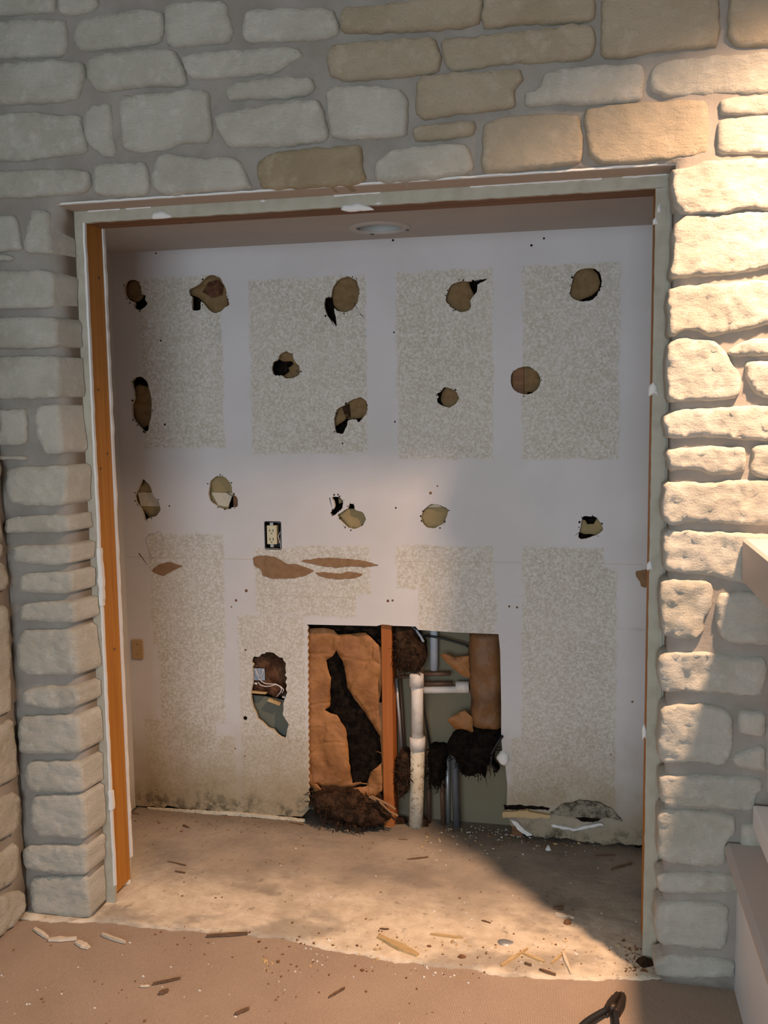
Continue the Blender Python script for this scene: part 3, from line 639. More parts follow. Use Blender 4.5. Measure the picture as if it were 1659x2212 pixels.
# each knock-hole: rim outline, then the torn brown backing paper left behind it, backing kind
HOLES = [
 (C1([(78,400),(92,355),(125,346),(160,352),(184,395),(180,435),(210,442),(205,470),(222,495),(200,520),(172,538),(138,520),(146,488),(118,478),(88,450)]), C1(ell(130,412,58,72)), 'backing'),
 (C1([(470,410),(530,380),(580,330),(615,318),(660,335),(690,390),(705,450),(722,500),(690,520),(670,540),(630,555),(590,530),(560,490),(546,482),(540,537),(490,537),(492,455),(478,440)]), C1([(462,408),(530,370),(580,320),(620,306),(670,330),(705,400),(712,480),(680,550),(630,565),(585,535),(552,485),(520,455),(478,440)]), 'backing'),
 (C1([(1335,460),(1345,400),(1385,345),(1440,328),(1490,350),(1510,410),(1500,480),(1470,530),(1420,550),(1375,540),(1352,520),(1362,570),(1372,640),(1340,600),(1308,565),(1294,500),(1300,455)]), C1(ell(1425,440,92,118)), 'backing'),
 (C1([(1012,835),(1025,800),(1060,784),(1100,800),(1112,845),(1145,875),(1148,915),(1115,948),(1060,948),(1030,930),(985,928),(976,890),(985,848)]), C1([(1010,830),(1030,780),(1085,780),(1118,835),(1105,850),(1155,870),(1158,920),(1110,958),(1050,955),(1030,935),(1075,905),(1070,880),(1100,860),(1090,842),(1040,845)]), 'backing'),
 (C1([(130,1000),(122,965),(145,945),(180,936),(215,960),(228,1000),(240,1040),(247,1100),(245,1180),(228,1235),(225,1265),(200,1272),(180,1245),(135,1200),(124,1120),(142,1060)]), C1([(120,1000),(160,985),(220,1000),(255,1060),(258,1190),(230,1240),(205,1235),(180,1252),(125,1210),(112,1110),(130,1060)]), 'backing'),
 (C1([(1410,1115),(1460,1080),(1510,1060),(1550,1085),(1560,1130),(1545,1170),(1505,1222),(1490,1195),(1440,1200),(1430,1240),(1405,1287),(1360,1277),(1354,1200),(1370,1140)]), C1([(1400,1110),(1460,1070),(1520,1050),(1565,1080),(1570,1140),(1530,1185),(1500,1190),(1430,1195),(1425,1150),(1415,1200),(1350,1245),(1345,1190),(1362,1130)]), 'backing'),
 (C2([(380,430),(410,375),(470,357),(520,360),(560,352),(640,342),(567,375),(567,400),(560,425),(530,460),(520,480),(530,510),(510,540),(470,547),(410,520),(372,480)]), C2([(370,430),(405,365),(470,345),(510,352),(520,395),(545,440),(520,470),(540,515),(510,552),(470,558),(400,530),(362,480)]), 'backing'),
 (C2([(1140,370),(1150,320),(1190,285),(1230,275),(1280,280),(1315,310),(1322,370),(1300,420),(1290,450),(1260,475),(1210,482),(1165,475),(1125,445)]), C2([(1125,370),(1145,305),(1200,268),(1260,275),(1298,310),(1312,360),(1300,405),(1270,435),(1205,465),(1150,488),(1110,450)]), 'backing'),
 (C2([(335,1060),(318,1040),(345,1030),(360,1002),(400,1006),(440,1030),(456,1070),(440,1100),(400,1126),(360,1122),(328,1100),(322,1075)]), C2(ell(398,1064,60,70)), 'backing'),
 (C2(ell(857,962,92,86)+[]), C2([(760,960),(785,890),(850,866),(920,880),(960,950),(940,1010),(905,1030),(870,1030),(850,1060),(790,1020)]), 'backing'),
 (C3([(145,250),(175,195),(190,150),(205,165),(235,190),(255,250),(290,295),(303,340),(275,382),(230,388),(205,410),(190,350),(150,290)]), C3([(130,250),(180,165),(240,180),(270,255),(285,300),(315,340),(270,395),(220,395),(180,350)]), 'backing_tan'),
 (C3([(595,220),(600,170),(640,136),(690,138),(730,180),(738,240),(770,270),(768,325),(735,328),(700,340),(650,325),(605,290),(590,250)]), C3([(583,225),(590,165),(640,126),(695,128),(742,180),(735,250),(705,280),(705,330),(690,352),(640,330),(590,290)]), 'backing_tan'),
 (C3([(1372,372),(1410,345),(1440,330),(1450,300),(1475,310),(1480,340),(1530,355),(1550,395),(1530,435),(1480,460),(1440,450),(1400,415)]), C3([(1360,370),(1420,340),(1485,335),(1545,350),(1562,400),(1530,450),(1480,472),(1425,450)]), 'backing_tan'),
 (C3([(1340,262),(1385,262),(1412,290),(1398,340),(1352,378),(1326,362),(1362,325),(1355,295)]), C3([(1372,272),(1392,280),(1395,300),(1378,305)]), 'backing_tan'),
 (C4([(220,380),(235,335),(275,303),(310,298),(383,328),(378,370),(350,420),(300,446),(255,440),(228,415)]), C4([(208,380),(228,330),(270,293),(300,300),(345,322),(392,335),(388,375),(350,430),(300,458),(245,450)]), 'backing_tan'),
 (C4([(1158,500),(1168,460),(1185,375),(1215,372),(1265,378),(1300,420),(1308,455),(1270,485),(1230,500),(1180,512)]), C4([(1155,470),(1172,395),(1200,400),(1215,425),(1250,425),(1270,385),(1312,410),(1318,460),(1275,495),(1235,485),(1190,484)]), 'backing_tan'),
]
E_HOLE = C8([(440,350),(550,360),(600,295),(660,300),(690,265),(830,270),(900,330),(960,370),(1020,380),(1040,440),(1085,480),(1075,600),(1090,680),(1060,720),(1110,780),(1070,860),(1110,920),(1080,1000),(1110,1070),(1090,1130),(1060,1200),(1030,1300),(1040,1400),(1020,1500),(1060,1570),(1100,1640),(1140,1700),(1110,1800),(1090,1950),(1050,1980),(980,1960),(900,1900),(830,1810),(720,1780),(600,1650),(520,1600),(490,1500),(430,1380),(390,1200),(385,1060),(420,900),(430,740),(410,560),(450,520),(395,470)])
BOX_HOLE = C3([(935,415),(1028,418),(1028,578),(935,575)])
def bw(px): return [XZ(x, y, D) for x, y in px]
# outline of the back wall: along the ragged foot, with the big sawn cut-out open to the floor
cut_left = []
for k in range(27):
    v = 100+k*52
    cut_left += [(80+k*.3, v), (90+k*.3, v+26)]
cut_right = [(1510,172),(1522,300),(1526,500),(1530,700),(1530,950),(1540,1050),(1585,1110),(1560,1145),(1575,1300),(1572,1400),(1570,1480)]
cut_top = [(600,112),(640,100),(690,103),(720,110),(890,115),(910,140),(1050,150),(1200,160),(1400,168)]
cl = bw(CB(cut_left)); ct = bw(CB(cut_top)); cr = bw(CB(cut_right))
cl = [(u, max(v, .012)) for u, v in cl]
foot_l = [(XL, .012)]; rq = random.Random(3); x = XL+.03
while x < cl[-1][0]-.02: foot_l.append((x, rq.uniform(.006, .022))); x += rq.uniform(.012, .03)
foot_r = []; x = cr[-1][0]+.015
while x < XR-.02:
    bite = .035*math.exp(-((x-1.12)/.10)**2)
    foot_r.append((x, rq.uniform(.004, .022)+bite)); x += rq.uniform(.012, .03)
bo = foot_l + cl[::-1] + ct + cr + foot_r + [(XR, .01), (XR, HC), (XL, HC)]
# drop consecutive duplicates
bo2 = [bo[0]]
for q in bo[1:]:
    if math.hypot(q[0]-bo2[-1][0], q[1]-bo2[-1][1]) > .002: bo2.append(q)
def ragged(px, j=.0030, sd=0): return resample(resample(chaikin(bw(px)), .012, j, 60., sd), .004, j*.55, 210., sd+9)
hole_loops = [ragged(h[0], .0022, i) for i, h in enumerate(HOLES)] + [ragged(E_HOLE, .001, 77), bw(BOX_HOLE)]
wb = slab('wall_back', ccw(bo2), hole_loops, front(D), 0, -.0125, M['drywall'], None, .05, 8)
tag(wb, 'battered white plasterboard back wall of the alcove, patched and full of holes', kind='structure')
wb.data.materials.append(M['gypsum'])
for pl in wb.data.polygons:
    if abs(pl.normal.y) < .5: pl.material_index = 1
# torn backing behind each hole
rngw = random.Random(12)
def wr(a_, f, sd): return lambda u, v: a_*noise.fractal(Vector((u*f, v*f, sd)), 1, 2, 3)
for i, (rim, bk, kind) in enumerate(HOLES):
    slab('torn_paper', ccw(resample(bw(bk), .008, .002, 60., i+30)), [], front(D), -.019, -.021, M[kind], wb, .012, i, True, wr(.005, 30, i))
rs = random.Random(31)
for i, (rim, bk, kind) in enumerate(HOLES):
    q = ragged(rim, .004, i+90); cx_ = sum(p_[0] for p_ in q)/len(q); cz_ = sum(p_[1] for p_ in q)/len(q)
    for k in range(9):
        b_ = rs.choice(q); d_ = Vector((b_[0]-cx_, b_[1]-cz_)); d_.normalize(); e_ = rs.uniform(-.001, .006); r_ = rs.uniform(.0012, .0036)
        c_ = (b_[0]+d_.x*e_, b_[1]+d_.y*e_); a0 = rs.uniform(0, 6.28)
        slab('paper_crumb', ccw([(c_[0]+r_*rs.uniform(.5, 1.6)*math.cos(a0+t), c_[1]+r_*rs.uniform(.5, 1.6)*math.sin(a0+t)) for t in (0, 1.5, 2.9, 4.6)]), [], front(D), .0012, -.0005, M['wool_dark'], wb)
# crumbs of dark torn paper at the rims, paper tongues
for i, (px, mt) in enumerate([(C3([(150,238),(245,238),(285,322),(170,322)]), 'gypsum'), (C3([(600,240),(735,240),(700,325),(640,318)]), 'gypsum'), (C4([(255,325),(300,300),(345,322)]), 'gypsum'),
                              (C1([(545,420),(580,360),(640,345),(675,385),(665,440),(600,455)]), 'wool_red'), (C1([(1395,1120),(1440,1105),(1450,1185),(1420,1195)]), 'wool'), (C1([(1040,868),(1060,862),(1062,905),(1042,908)]), 'wool_dark')]):
    slab('paper_tongue', ccw(resample(bw(px), .008, .0016, 60., i)), [], front(D), -.0155, -.017, M[mt], wb, None, i)
# streak tears that flick out from some rims
for i, (x0, y0, x1, y1) in enumerate([(764, 655, 778, 675), (778, 678, 790, 690), (714, 690, 724, 708), (1028, 607, 1050, 603), (489, 1003+60, 513, 1080), (712, 1075, 718, 1100), (1252, 1150, 1240, 1158), (300, 1195, 320, 1222), (493, 645, 492, 660), (640, 800, 648, 812), (316, 1116, 318, 1128)]):
    p0, p1 = XZ(x0, y0, D), XZ(x1, y1, D); dx, dz = p1[0]-p0[0], p1[1]-p0[1]; L = math.hypot(dx, dz); nx, nz = -dz/L*.0016, dx/L*.0016
    slab('paper_tear', ccw([(p0[0]-nx, p0[1]-nz), (p0[0]+nx, p0[1]+nz), (p1[0], p1[1])]), [], front(D), .0008, 0, M['black'], wb)
for i, (x, y, r) in enumerate([(337, 547, .003), (347, 736, .0035), (356, 917, .004), (849, 519, .004), (851, 718, .003), (853, 911, .003), (855, 1097, .003), (740, 958, .003), (366, 1093, .003), (530, 1551, .0075), (1148, 530, .004), (1175, 515, .0035), (1320, 1630, .003), (1366, 1516, .004), (500, 1311, .003), (1100, 1310, .004), (1117, 1312, .004), (510, 1297, .005), (532, 1276, .006), (945, 1050, .003), (930, 1065, .005), (838, 1298, .005), (848, 1297, .004), (508, 1617, .003), (529, 1633, .003), (530, 1404, .004)]):
    u, v = XZ(x, y, D)
    MB().lathe([(0, -.0012), (r*.8, -.0012), (r, .0)], (u, D, v), 9, 'Y').build('nail_mark', M['wool_dark'] if i < 12 else M['stud_dark'], wb)
# face paper torn off along the seam: shallow brown patches
for i, q in enumerate([C3([(245,710),(290,670),(350,655),(400,675),(440,682),(400,700),(360,720),(318,745),(270,725)]),
    C3([(860,630),(900,618),(980,622),(1030,640),(1060,665),(1140,675),(1190,690),(1235,712),(1180,745),(1080,760),(980,758),(920,740),(910,705),(870,680)]),
    C3([(1150,650),(1250,638),(1330,632),(1460,640),(1560,655),(1630,680),(1550,688),(1450,685),(1330,692),(1250,675),(1180,662)]),
    C3([(1235,725),(1290,720),(1380,730),(1440,715),(1500,720),(1535,735),(1480,758),(1390,765),(1290,755)]),
    C4([(1495,705),(1560,695),(1600,690),(1600,795),(1540,795),(1520,760)])]):
    slab('torn_face_paper', ccw(resample(resample(chaikin(bw(q)), .012, .003, 60., i+60), .004, .0022, 180., i)), [], front(D), .0012, 0, M['brown_paper'], wb, None, i)
# seam line, dried glue loop
for i, (pts, r) in enumerate([([(275,1203),(400,1205),(545,1208)], .0011), ([(870,1212),(1075,1215),(1125,1215)], .0012), ([(1240,1216),(1390,1220)], .0010), ([(552,1283),(640,1287),(770,1292)], .0012)]):
    MB().tube([(XZ(x, y, D)[0], D, XZ(x, y, D)[1]) for x, y in pts], r, 6).build('seam_line', M['gypsum'], wb)
loop = C3([(290,468),(310,490),(318,560),(300,620),(250,640),(225,580),(208,520),(230,490),(270,485)])
lp = chaikin(chaikin(bw(loop)))
MB().tube([(u, D, v) for u, v in lp], .0009, 6).build('glue_loop', M['steel'], wb)
# mould crust, wall foot: broken gypsum slivers standing proud, dark strips painted for the shadowy slits
for i, (q, mt, h_) in enumerate([([(318,1744),(420,1750),(520,1754),(660,1770),(660,1775),(520,1762),(420,1756),(330,1753)], 'gypsum', .006), ([(1188,1756),(1215,1736),(1250,1727),(1290,1730),(1320,1745),(1345,1772),(1310,1764),(1250,1768),(1220,1762)], 'mould', .009),
                             ([(1090,1740),(1120,1738),(1188,1744),(1186,1749),(1090,1748)], 'wool_dark', .002), ([(1245,1764),(1270,1762),(1298,1766),(1290,1772),(1255,1771)], 'wool_dark', .012), ([(1087,1750),(1140,1748),(1190,1758),(1188,1764),(1087,1762)], 'splinter', .014),
                             ([(1105,1766),(1115,1768),(1135,1788),(1152,1798),(1140,1801),(1118,1786)], 'white', .02), ([(1190,1778),(1240,1786),(1300,1774),(1305,1778),(1240,1792),(1195,1784)], 'white', .014)]):
    slab('broken_foot', ccw(resample(resample(bw(q), .014, .004, 50., i), .005, .0018, 160., i)), [], front(D), h_, -.006, M[mt], wb, .012, i, False, wr(.003, 30, i))

# lumber and insulation inside the back wall
YB = D+.0125
frame = empty('wall_framing', (XZ(836, 1500, D)[0], YB, 0)); tag(frame, 'orange pine studs and insulation showing inside the sawn opening of the wall', 'wall framing')
sx0 = XZ(836, 1500, YB)[0]
keep(MB().box(sx0-.019, sx0+.019, YB, YB+.089, 0, HC, .002).build('stud', M['stud_red']), frame)
SX = [XZ(q, 1500, YB)[0]-sx0 for q in (300, 527, 1118)]
for dx in SX:
    keep(MB().box(sx0+dx-.019, sx0+dx+.019, YB, YB+.089, 0, HC, .002).build('stud', M['stud_dark']), frame)
keep(MB().box(XL, XR, YB+.09, YB+.102, 0, HC).build('far_board', M['board']), frame)
# batts fill the bays, their near-black colour paints in the cavity's shade (left bays full height, right bays above the cut-out)
ztop = XZ(900, 1350, YB)[1]
def batt(x0, x1, z0, z1, sd):
    return keep(slab('insulation_batt', resample([(x0, z0), (x1, z0), (x1, z1), (x0, z1)], .05), [], front(YB), -.045, -.088, M['wool_dark'], None, .03, sd, True, wr(.016, 14, sd)), frame)
zmid = XZ(580, 1500, YB)[1]
batt(XL, sx0+SX[0]-.02, 0, HC, 1); batt(sx0+SX[0]+.02, sx0+SX[1]-.02, 0, HC, 2); batt(sx0+SX[1]+.02, sx0-.02, zmid+.02, HC, 3); batt(sx0+.02, sx0+SX[2]-.02, ztop+.03, HC, 4); batt(sx0+SX[2]+.02, XR, 0, HC, 5)

# kraft facing in the big cut-out (left bay) with its long tear
kx = CB([(60,120),(140,130),(200,122),(280,140),(310,175),(420,170),(520,160),(560,200),(640,275),(655,430),(640,520),(620,680),(690,690),(700,900),(660,1060),(655,1150),(650,1330),(560,1300),(480,1290),(415,1320),(300,1310),(150,1300),(60,1340)])
tear = CB([(300,290),(325,330),(355,370),(375,450),(380,560),(460,680),(540,800),(630,930),(640,1050),(590,1040),(640,1060),(640,1150),(600,1220),(560,1290),(480,1280),(415,1290),(405,1170),(385,1000),(370,880),(300,780),(250,760),(210,735),(250,720),(255,600),(260,500),(235,430),(225,365),(270,340)])
def kp(px, Y): return [XZ(x, y, Y) for x, y in px]
KY = YB+.018
keep(slab('kraft_facing', ccw(resample(kp(kx, KY), .012, .003, 50, 1)), [ccw(resample(kp(tear, KY), .010, .003, 60, 2))], front(KY), .0, -.0018, M['kraft'], None, .016, 4, True,
          lambda u, v: .014*noise.fractal(Vector((u*9, v*6, 1)), 1, 2, 3)+.012*(.5-abs(noise.noise(Vector((u*13+v*7, v*9-u*5, 4)))))), frame)
keep(pillow('wool_fill', kp(CB([(190,250),(330,240),(420,420),(520,640),(670,900),(690,1200),(600,1330),(390,1330),(350,1000),(230,760),(200,520)]), YB+.03), front(YB), -.085, -.055, -.028, .05, .012, M['wool_dark'], None, .014, .004, 11, fr=40), frame)
keep(pillow('wool_fill', kp(CB([(70,100),(300,105),(640,120),(650,290),(560,240),(500,170),(300,180),(130,140)]), YB+.03), front(YB), -.085, -.06, -.035, .04, .012, M['wool'], None, .014, .004, 12, fr=40), frame)
keep(pillow('wool_fill', kp(CB([(560,440),(670,430),(675,700),(600,680)]), YB+.03), front(YB), -.085, -.05, -.035, .03, .01, M['wool'], None, .012, .004, 13, fr=40), frame)
keep(pillow('wool_tuft', kp(CB([(715,110),(880,112),(920,230),(948,260),(945,420),(900,470),(740,470),(722,300)]), YB), front(YB), -.07, -.03, .004, .035, .012, M['wool'], None, .011, .006, 14, fr=45), frame)
keep(pillow('wool_tuft', kp(CB([(760,1060),(840,1080),(865,1240),(830,1380),(760,1420),(740,1240)]), YB), front(YB), -.07, -.03, .0, .03, .014, M['wool'], None, .010, .008, 15, fr=50), frame)
keep(pillow('wool_tuft', kp(CB([(975,1030),(1040,1010),(1130,1030),(1120,1150),(1100,1310),(1050,1330),(1010,1300),(980,1330)]), YB+.03), front(YB), -.085, -.05, -.015, .03, .015, M['wool_dark'], None, .010, .008, 16, fr=50), frame)
keep(pillow('wool_tuft', kp(CB([(1120,990),(1180,920),(1260,880),(1400,900),(1540,900),(1530,960),(1480,1040),(1460,1120),(1510,1200),(1490,1210),(1430,1150),(1400,1260),(1380,1220),(1290,1260),(1220,1230),(1190,1120),(1130,1080)]), YB), front(YB), -.05, -.02, .012, .05, .016, M['wool_dark'], None, .011, .008, 17, fr=45), frame)
keep(pillow('kraft_roll', kp(CB([(1290,150),(1540,150),(1545,500),(1540,900),(1460,905),(1400,900),(1290,880),(1300,600),(1270,450),(1280,300)]), YB+.02), front(YB), -.07, -.04, -.004, .05, .012, M['kraft_dark'], None, .014, .003, 18, fr=16), frame)
keep(slab('kraft_flap', ccw(resample(kp(CB([(1070,330),(1110,315),(1180,345),(1290,330),(1300,500),(1230,480),(1150,410)]), YB+.02), .01, .003, 50, 5)), [], front(YB), -.02, -.022, M['kraft'], None, .015, 6, True, wr(.012, 25, 2)), frame)
keep(slab('kraft_flap', ccw(resample(kp(CB([(1130,800),(1200,755),(1260,740),(1320,780),(1330,900),(1250,870),(1190,880)]), YB+.02), .01, .003, 50, 7)), [], front(YB), -.008, -.010, M['kraft'], None, .015, 7, True, wr(.012, 25, 5)), frame)
keep(slab('kraft_flap', ccw(resample(kp(CB([(530,1300),(560,1190),(650,1120),(650,1330),(600,1370),(430,1400),(420,1310)]), YB+.02), .01, .003, 50, 8)), [], front(YB), -.006, -.008, M['kraft'], None, .015, 8, True, wr(.012, 25, 7)), frame)

def fuzz(parent, poly, Yf, n, mt, seed, L=.03):
    # loose fibres sticking out of a wool clump, one joined sub-part
    rg = random.Random(seed); mb = MB(); q = resample(ccw(poly), .01); cx = sum(p_[0] for p_ in q)/len(q); cz = sum(p_[1] for p_ in q)/len(q)
    for _ in range(n):
        b = rg.choice(q); t = rg.uniform(.0, .55); o_ = Vector((b[0]*(1-t)+cx*t, Yf(t)+rg.uniform(-.006, .006), b[1]*(1-t)+cz*t))
        d = Vector((b[0]-cx, 0, b[1]-cz)); d.normalize(); d = (d*rg.uniform(.1, .9)+Vector((rg.uniform(-.7, .7), rg.uniform(-.7, .2), rg.uniform(-1.1, .4))))*L*rg.uniform(.3, .8)
        k = Vector((rg.uniform(-1, 1), rg.uniform(-.6, .2), rg.uniform(-1, .6)))*.008
        w_ = rg.uniform(.0009, .0030)
        mb.tube([o_, o_+d*.5+k, o_+d], [w_, w_*.8, .0003], 4, False)
    o = mb.build('loose_fibres', M[mt], parent); o['kind'] = 'stuff'
    o.matrix_parent_inverse = parent.matrix_parent_inverse.copy() if False else Matrix.Identity(4)
    return o
for ob in [o for o in frame.children if o.name.startswith('wool_tuft')]:
    vv = np.array([v.co[:] for v in ob.data.vertices]); c_ = vv.mean(0)
    ang = np.arctan2(vv[:, 2]-c_[2], vv[:, 0]-c_[0]); rad = np.hypot(vv[:, 2]-c_[2], vv[:, 0]-c_[0]); pl_ = []
    for b_ in range(36):
        sel = (ang >= -math.pi+b_*math.pi/18) & (ang < -math.pi+(b_+1)*math.pi/18)
        if sel.any(): k_ = np.where(sel)[0][rad[sel].argmax()]; pl_.append((vv[k_, 0], vv[k_, 2]))
    yf = vv[:, 1].min(); yb = yf+.03
    fuzz(ob, pl_, lambda t: yb+(yf-yb)*min(1, t/.4), 150, 'wool' if ob.data.materials[0] == M['wool'] else 'wool_dark', len(pl_))

# fallen clump of insulation spilling out of the cut-out
fc = empty('insulation_clump', tuple(at(770, 1785, 2, .0))); tag(fc, 'dark brown clump of fallen insulation at the foot of the sawn opening', 'insulation')
fw = keep(pillow('wool', kp(CB([(95,1360),(250,1350),(420,1360),(520,1440),(600,1400),(640,1480),(690,1540),(680,1600),(560,1638),(450,1640),(330,1600),(220,1560),(110,1530)]), D-.03), front(D), -.06, -.01, .07, .07, .02, M['wool'], None, .012, .009, 21, fr=45), fc)
fuzz(fw, kp(CB([(95,1360),(420,1350),(600,1400),(690,1560),(560,1638),(330,1600),(110,1530)]), D-.03), lambda t: D-.0-.07*min(1, t/.4), 260, 'wool', 5, .04)
keep(slab('kraft_scrap', ccw(resample(kp(CB([(110,1290),(160,1290),(190,1330),(140,1345)]), D), .008, .002, 50, 3)), [], front(D), .004, .002, M['kraft'], None, .012, 9, True, wr(.008, 30, 1)), fc)
for i, q in enumerate([[(545,1385),(640,1440),(700,1500),(760,1530)], [(600,1400),(640,1500),(690,1520),(740,1560)], [(560,1380),(700,1450),(740,1480)]]):
    keep(MB().tube([at(x, y, 1, D-.035-.01*i) for x, y in CB(q)], .004, 7).build('fibre_strand', M['brown_paper'] if i != 1 else M['wool'], None), fc)

# plumbing in the right bay
def vp(u0, v0, u1, v1, Y): x0, y0 = CB([(u0, v0)])[0]; x1, y1 = CB([(u1, v1)])[0]; return at(x0, y0, 1, Y), at(x1, y1, 1, Y)
dp = empty('drain_pipe', tuple(at(900, 1765, 2, 0))); tag(dp, 'white plastic drain pipe with couplings and side branch in the sawn opening', 'pipe')
Y1 = D+.035
p0, p1 = vp(902, 490, 905, 960, Y1); keep(MB().tube([p0, p1], .0215, 20).build('pipe_upper', M['pvc'], None, True), dp)
pe0, pe1 = vp(897, 465, 900, 560, Y1); keep(MB().tube([pe0, pe0+Vector((0, 0, -.004)), pe1], [.022, .026, .026], 20).build('elbow', M['pvc'], None, True), dp)
c0, c1 = vp(905, 940, 907, 1030, Y1); keep(MB().tube([c0, c1], .0285, 22).build('coupling', M['pvc'], None, True), dp)
l0, l1 = vp(907, 1025, 893, 1555, Y1); l1.z = -.005; keep(MB().tube([l0, l1], .0255, 20).build('pipe_lower', M['pvc_dirty'], None, True), dp)
b0, b1 = vp(930, 590, 1220, 585, D+.06); keep(MB().tube([b0, b1], .0125, 16).build('branch_pipe', M['pvc'], None, True), dp)
b0, b1 = vp(1195, 568, 1290, 568, D+.06); keep(MB().tube([b0, b1], [.021, .021], 18).build('branch_coupling', M['pvc'], None, True), dp)
p0, p1 = vp(1030, 120, 1028, 440, D+.075); vpipe = MB().tube([p0+Vector((0, 0, .1)), p1], .0145, 16).build('vent_pipe', M['pvc_grey'], None, True); tag(vpipe, 'short grey vertical pipe at the top right of the sawn opening', 'pipe')
for i, (u0, v0, u1, v1, r, Yo, mt, lb) in enumerate([
    (930, 470, 1150, 468, .0075, D+.058, 'copper', 'brown copper tube running level above the white branch pipe'),
    (930, 545, 1165, 540, .0068, D+.062, 'copper', 'lower brown copper tube touching the white branch pipe'),
    (755, 492, 870, 490, .0055, D+.07, 'copper', 'short brown copper tube left of the white drain elbow'),
    (745, 500, 790, 1060, .006, D+.075, 'steel', 'thin pale tube rising close beside the orange stud'),
    (775, 500, 812, 1080, .004, D+.08, 'copper', 'thin dark tube between the pale tube and the drain pipe'),
    (940, 640, 1000, 1030, .0035, D+.075, 'black', 'thin black line slanting right of the drain pipe'),
    (985, 1040, 990, 1510, .008, D+.07, 'copper', 'dark copper riser nearest the drain pipe on its right'),
    (1080, 1060, 1098, 1520, .0085, D+.06, 'copper', 'dark copper riser in the middle of the right bay'),
    (1130, 1080, 1130, 1500, .009, D+.088, 'steel', 'grey riser half hidden between copper and blue risers'),
    (1180, 1040, 1198, 1530, .0135, D+.05, 'iron', 'thick blue grey riser standing under the black wool tuft')]):
    q0, q1 = vp(u0, v0, u1, v1, Yo)
    if v1 > 1400: q1.z = -.005
    tag(MB().tube([q0, q1], r, 12).build('supply_tube', M[mt], None, True), lb, 'pipe', 'supply tubes in the wall')
q = CB([(955,185),(1020,190),(1100,205),(1180,228),(1260,252),(1300,275)])
tag(MB().tube([at(x, y, 1, D+.06) for x, y in q], .0045, 8).build('cable', M['black'], None, True), 'black cable crossing the top right of the sawn opening', 'cable')
q = CB([(860,120),(900,150),(930,190),(950,230)])
tag(MB().tube([at(x, y, 1, D+.03) for x, y in q], .005, 8).build('cable', M['pvc_grey'], None, True), 'pale grey cable stub above the drain elbow', 'cable')
q = CB([(1540,930),(1500,990),(1460,1060),(1450,1140),(1500,1200)])
tag(MB().tube([at(x, y, 1, D-.005) for x, y in q], .005, 8).build('cable', M['black'], None, True), 'black hose curling from the wool at the right rim', 'hose')
lw_ = pillow('plaster_chunk', kp(CB([(1490,1090),(1530,1040),(1580,1060),(1590,1120),(1560,1160),(1520,1140)]), D), front(D), -.005, .002, .014, .012, .006, M['white'], wb, .008, .003, 4)

# junction box, wires and bits inside the jagged hole left of the cut-out
def e8(q, Y): return [at(x, y, 1, Y) for x, y in C8(q)]
def e8p(q, Y): return [(p.x, p.z) for p in e8(q, Y)]
keep(pillow('wool_fill', e8p([(340,250),(1120,250),(1140,1050),(900,1190),(700,1080),(380,1060)], YB+.04), front(YB), -.085, -.04, -.016, .04, .012, M['wool_red'], None, .012, .004, 31, fr=45), frame)
jb = empty('junction_box', tuple(e8([(540, 800)], YB+.02)[0])); tag(jb, 'blue plastic junction box with white wires inside the jagged hole', 'junction box')
c0, c1 = e8([(405, 570)], YB+.012)[0], e8([(680, 820)], YB+.012)[0]
mb = MB(); t_ = .002
mb.box(c0.x, c1.x, YB+.004, YB+.062, c1.z, c0.z).box(c0.x, c0.x+t_, YB+.008, YB+.06, c1.z, c0.z).box(c1.x-t_, c1.x, YB+.008, YB+.06, c1.z, c0.z).box(c0.x, c1.x, YB+.008, YB+.06, c0.z-t_, c0.z).box(c0.x, c1.x, YB+.008, YB+.06, c1.z, c1.z+t_)
keep(mb.build('shell', M['blue']), jb)
for q in ([(540,780),(600,850),(680,890),(800,900),(880,900),(960,940),(1000,1000),(980,1060),(900,1150)], [(530,860),(580,920),(680,950),(780,940),(880,910),(980,950),(1040,1010),(1010,1080)], [(480,600),(520,700),(560,760),(620,680),(640,600)]):
    keep(MB().tube(e8(q, YB-.004), .0017, 7).build('wire', M['wire'], None, True), jb)
for (u, v) in [(490, 890), (1045, 1160)]:
    p = e8([(u, v)], YB+.004)[0]; keep(MB().tube([p+Vector((-.006, 0, .001)), p+Vector((.005, 0, -.001))], [.0035, .0045], 8).build('wire_nut', M['wire'], None, True), jb)
gb = slab('green_backing', ccw(e8p([(380,1080),(700,1100),(1180,1200),(1180,2100),(480,2100)], YB+.05)), [], front(YB), -.022, -.032, M['green_board']); keep(gb, frame)
for q, mt, lb in [([(375,1045),(520,1055),(700,1075),(690,1095),(520,1085),(385,1068)], 'splinter', 'pale wood splinter across the left of the jagged hole'), ([(740,1195),(980,1290),(960,1325),(720,1235)], 'splinter', 'short pale splinter low in the jagged hole')]:
    o = slab('wood_splinter', ccw(e8p(q, YB)), [], front(YB), .004, -.012, M[mt]); tag(o, lb, 'splinter')

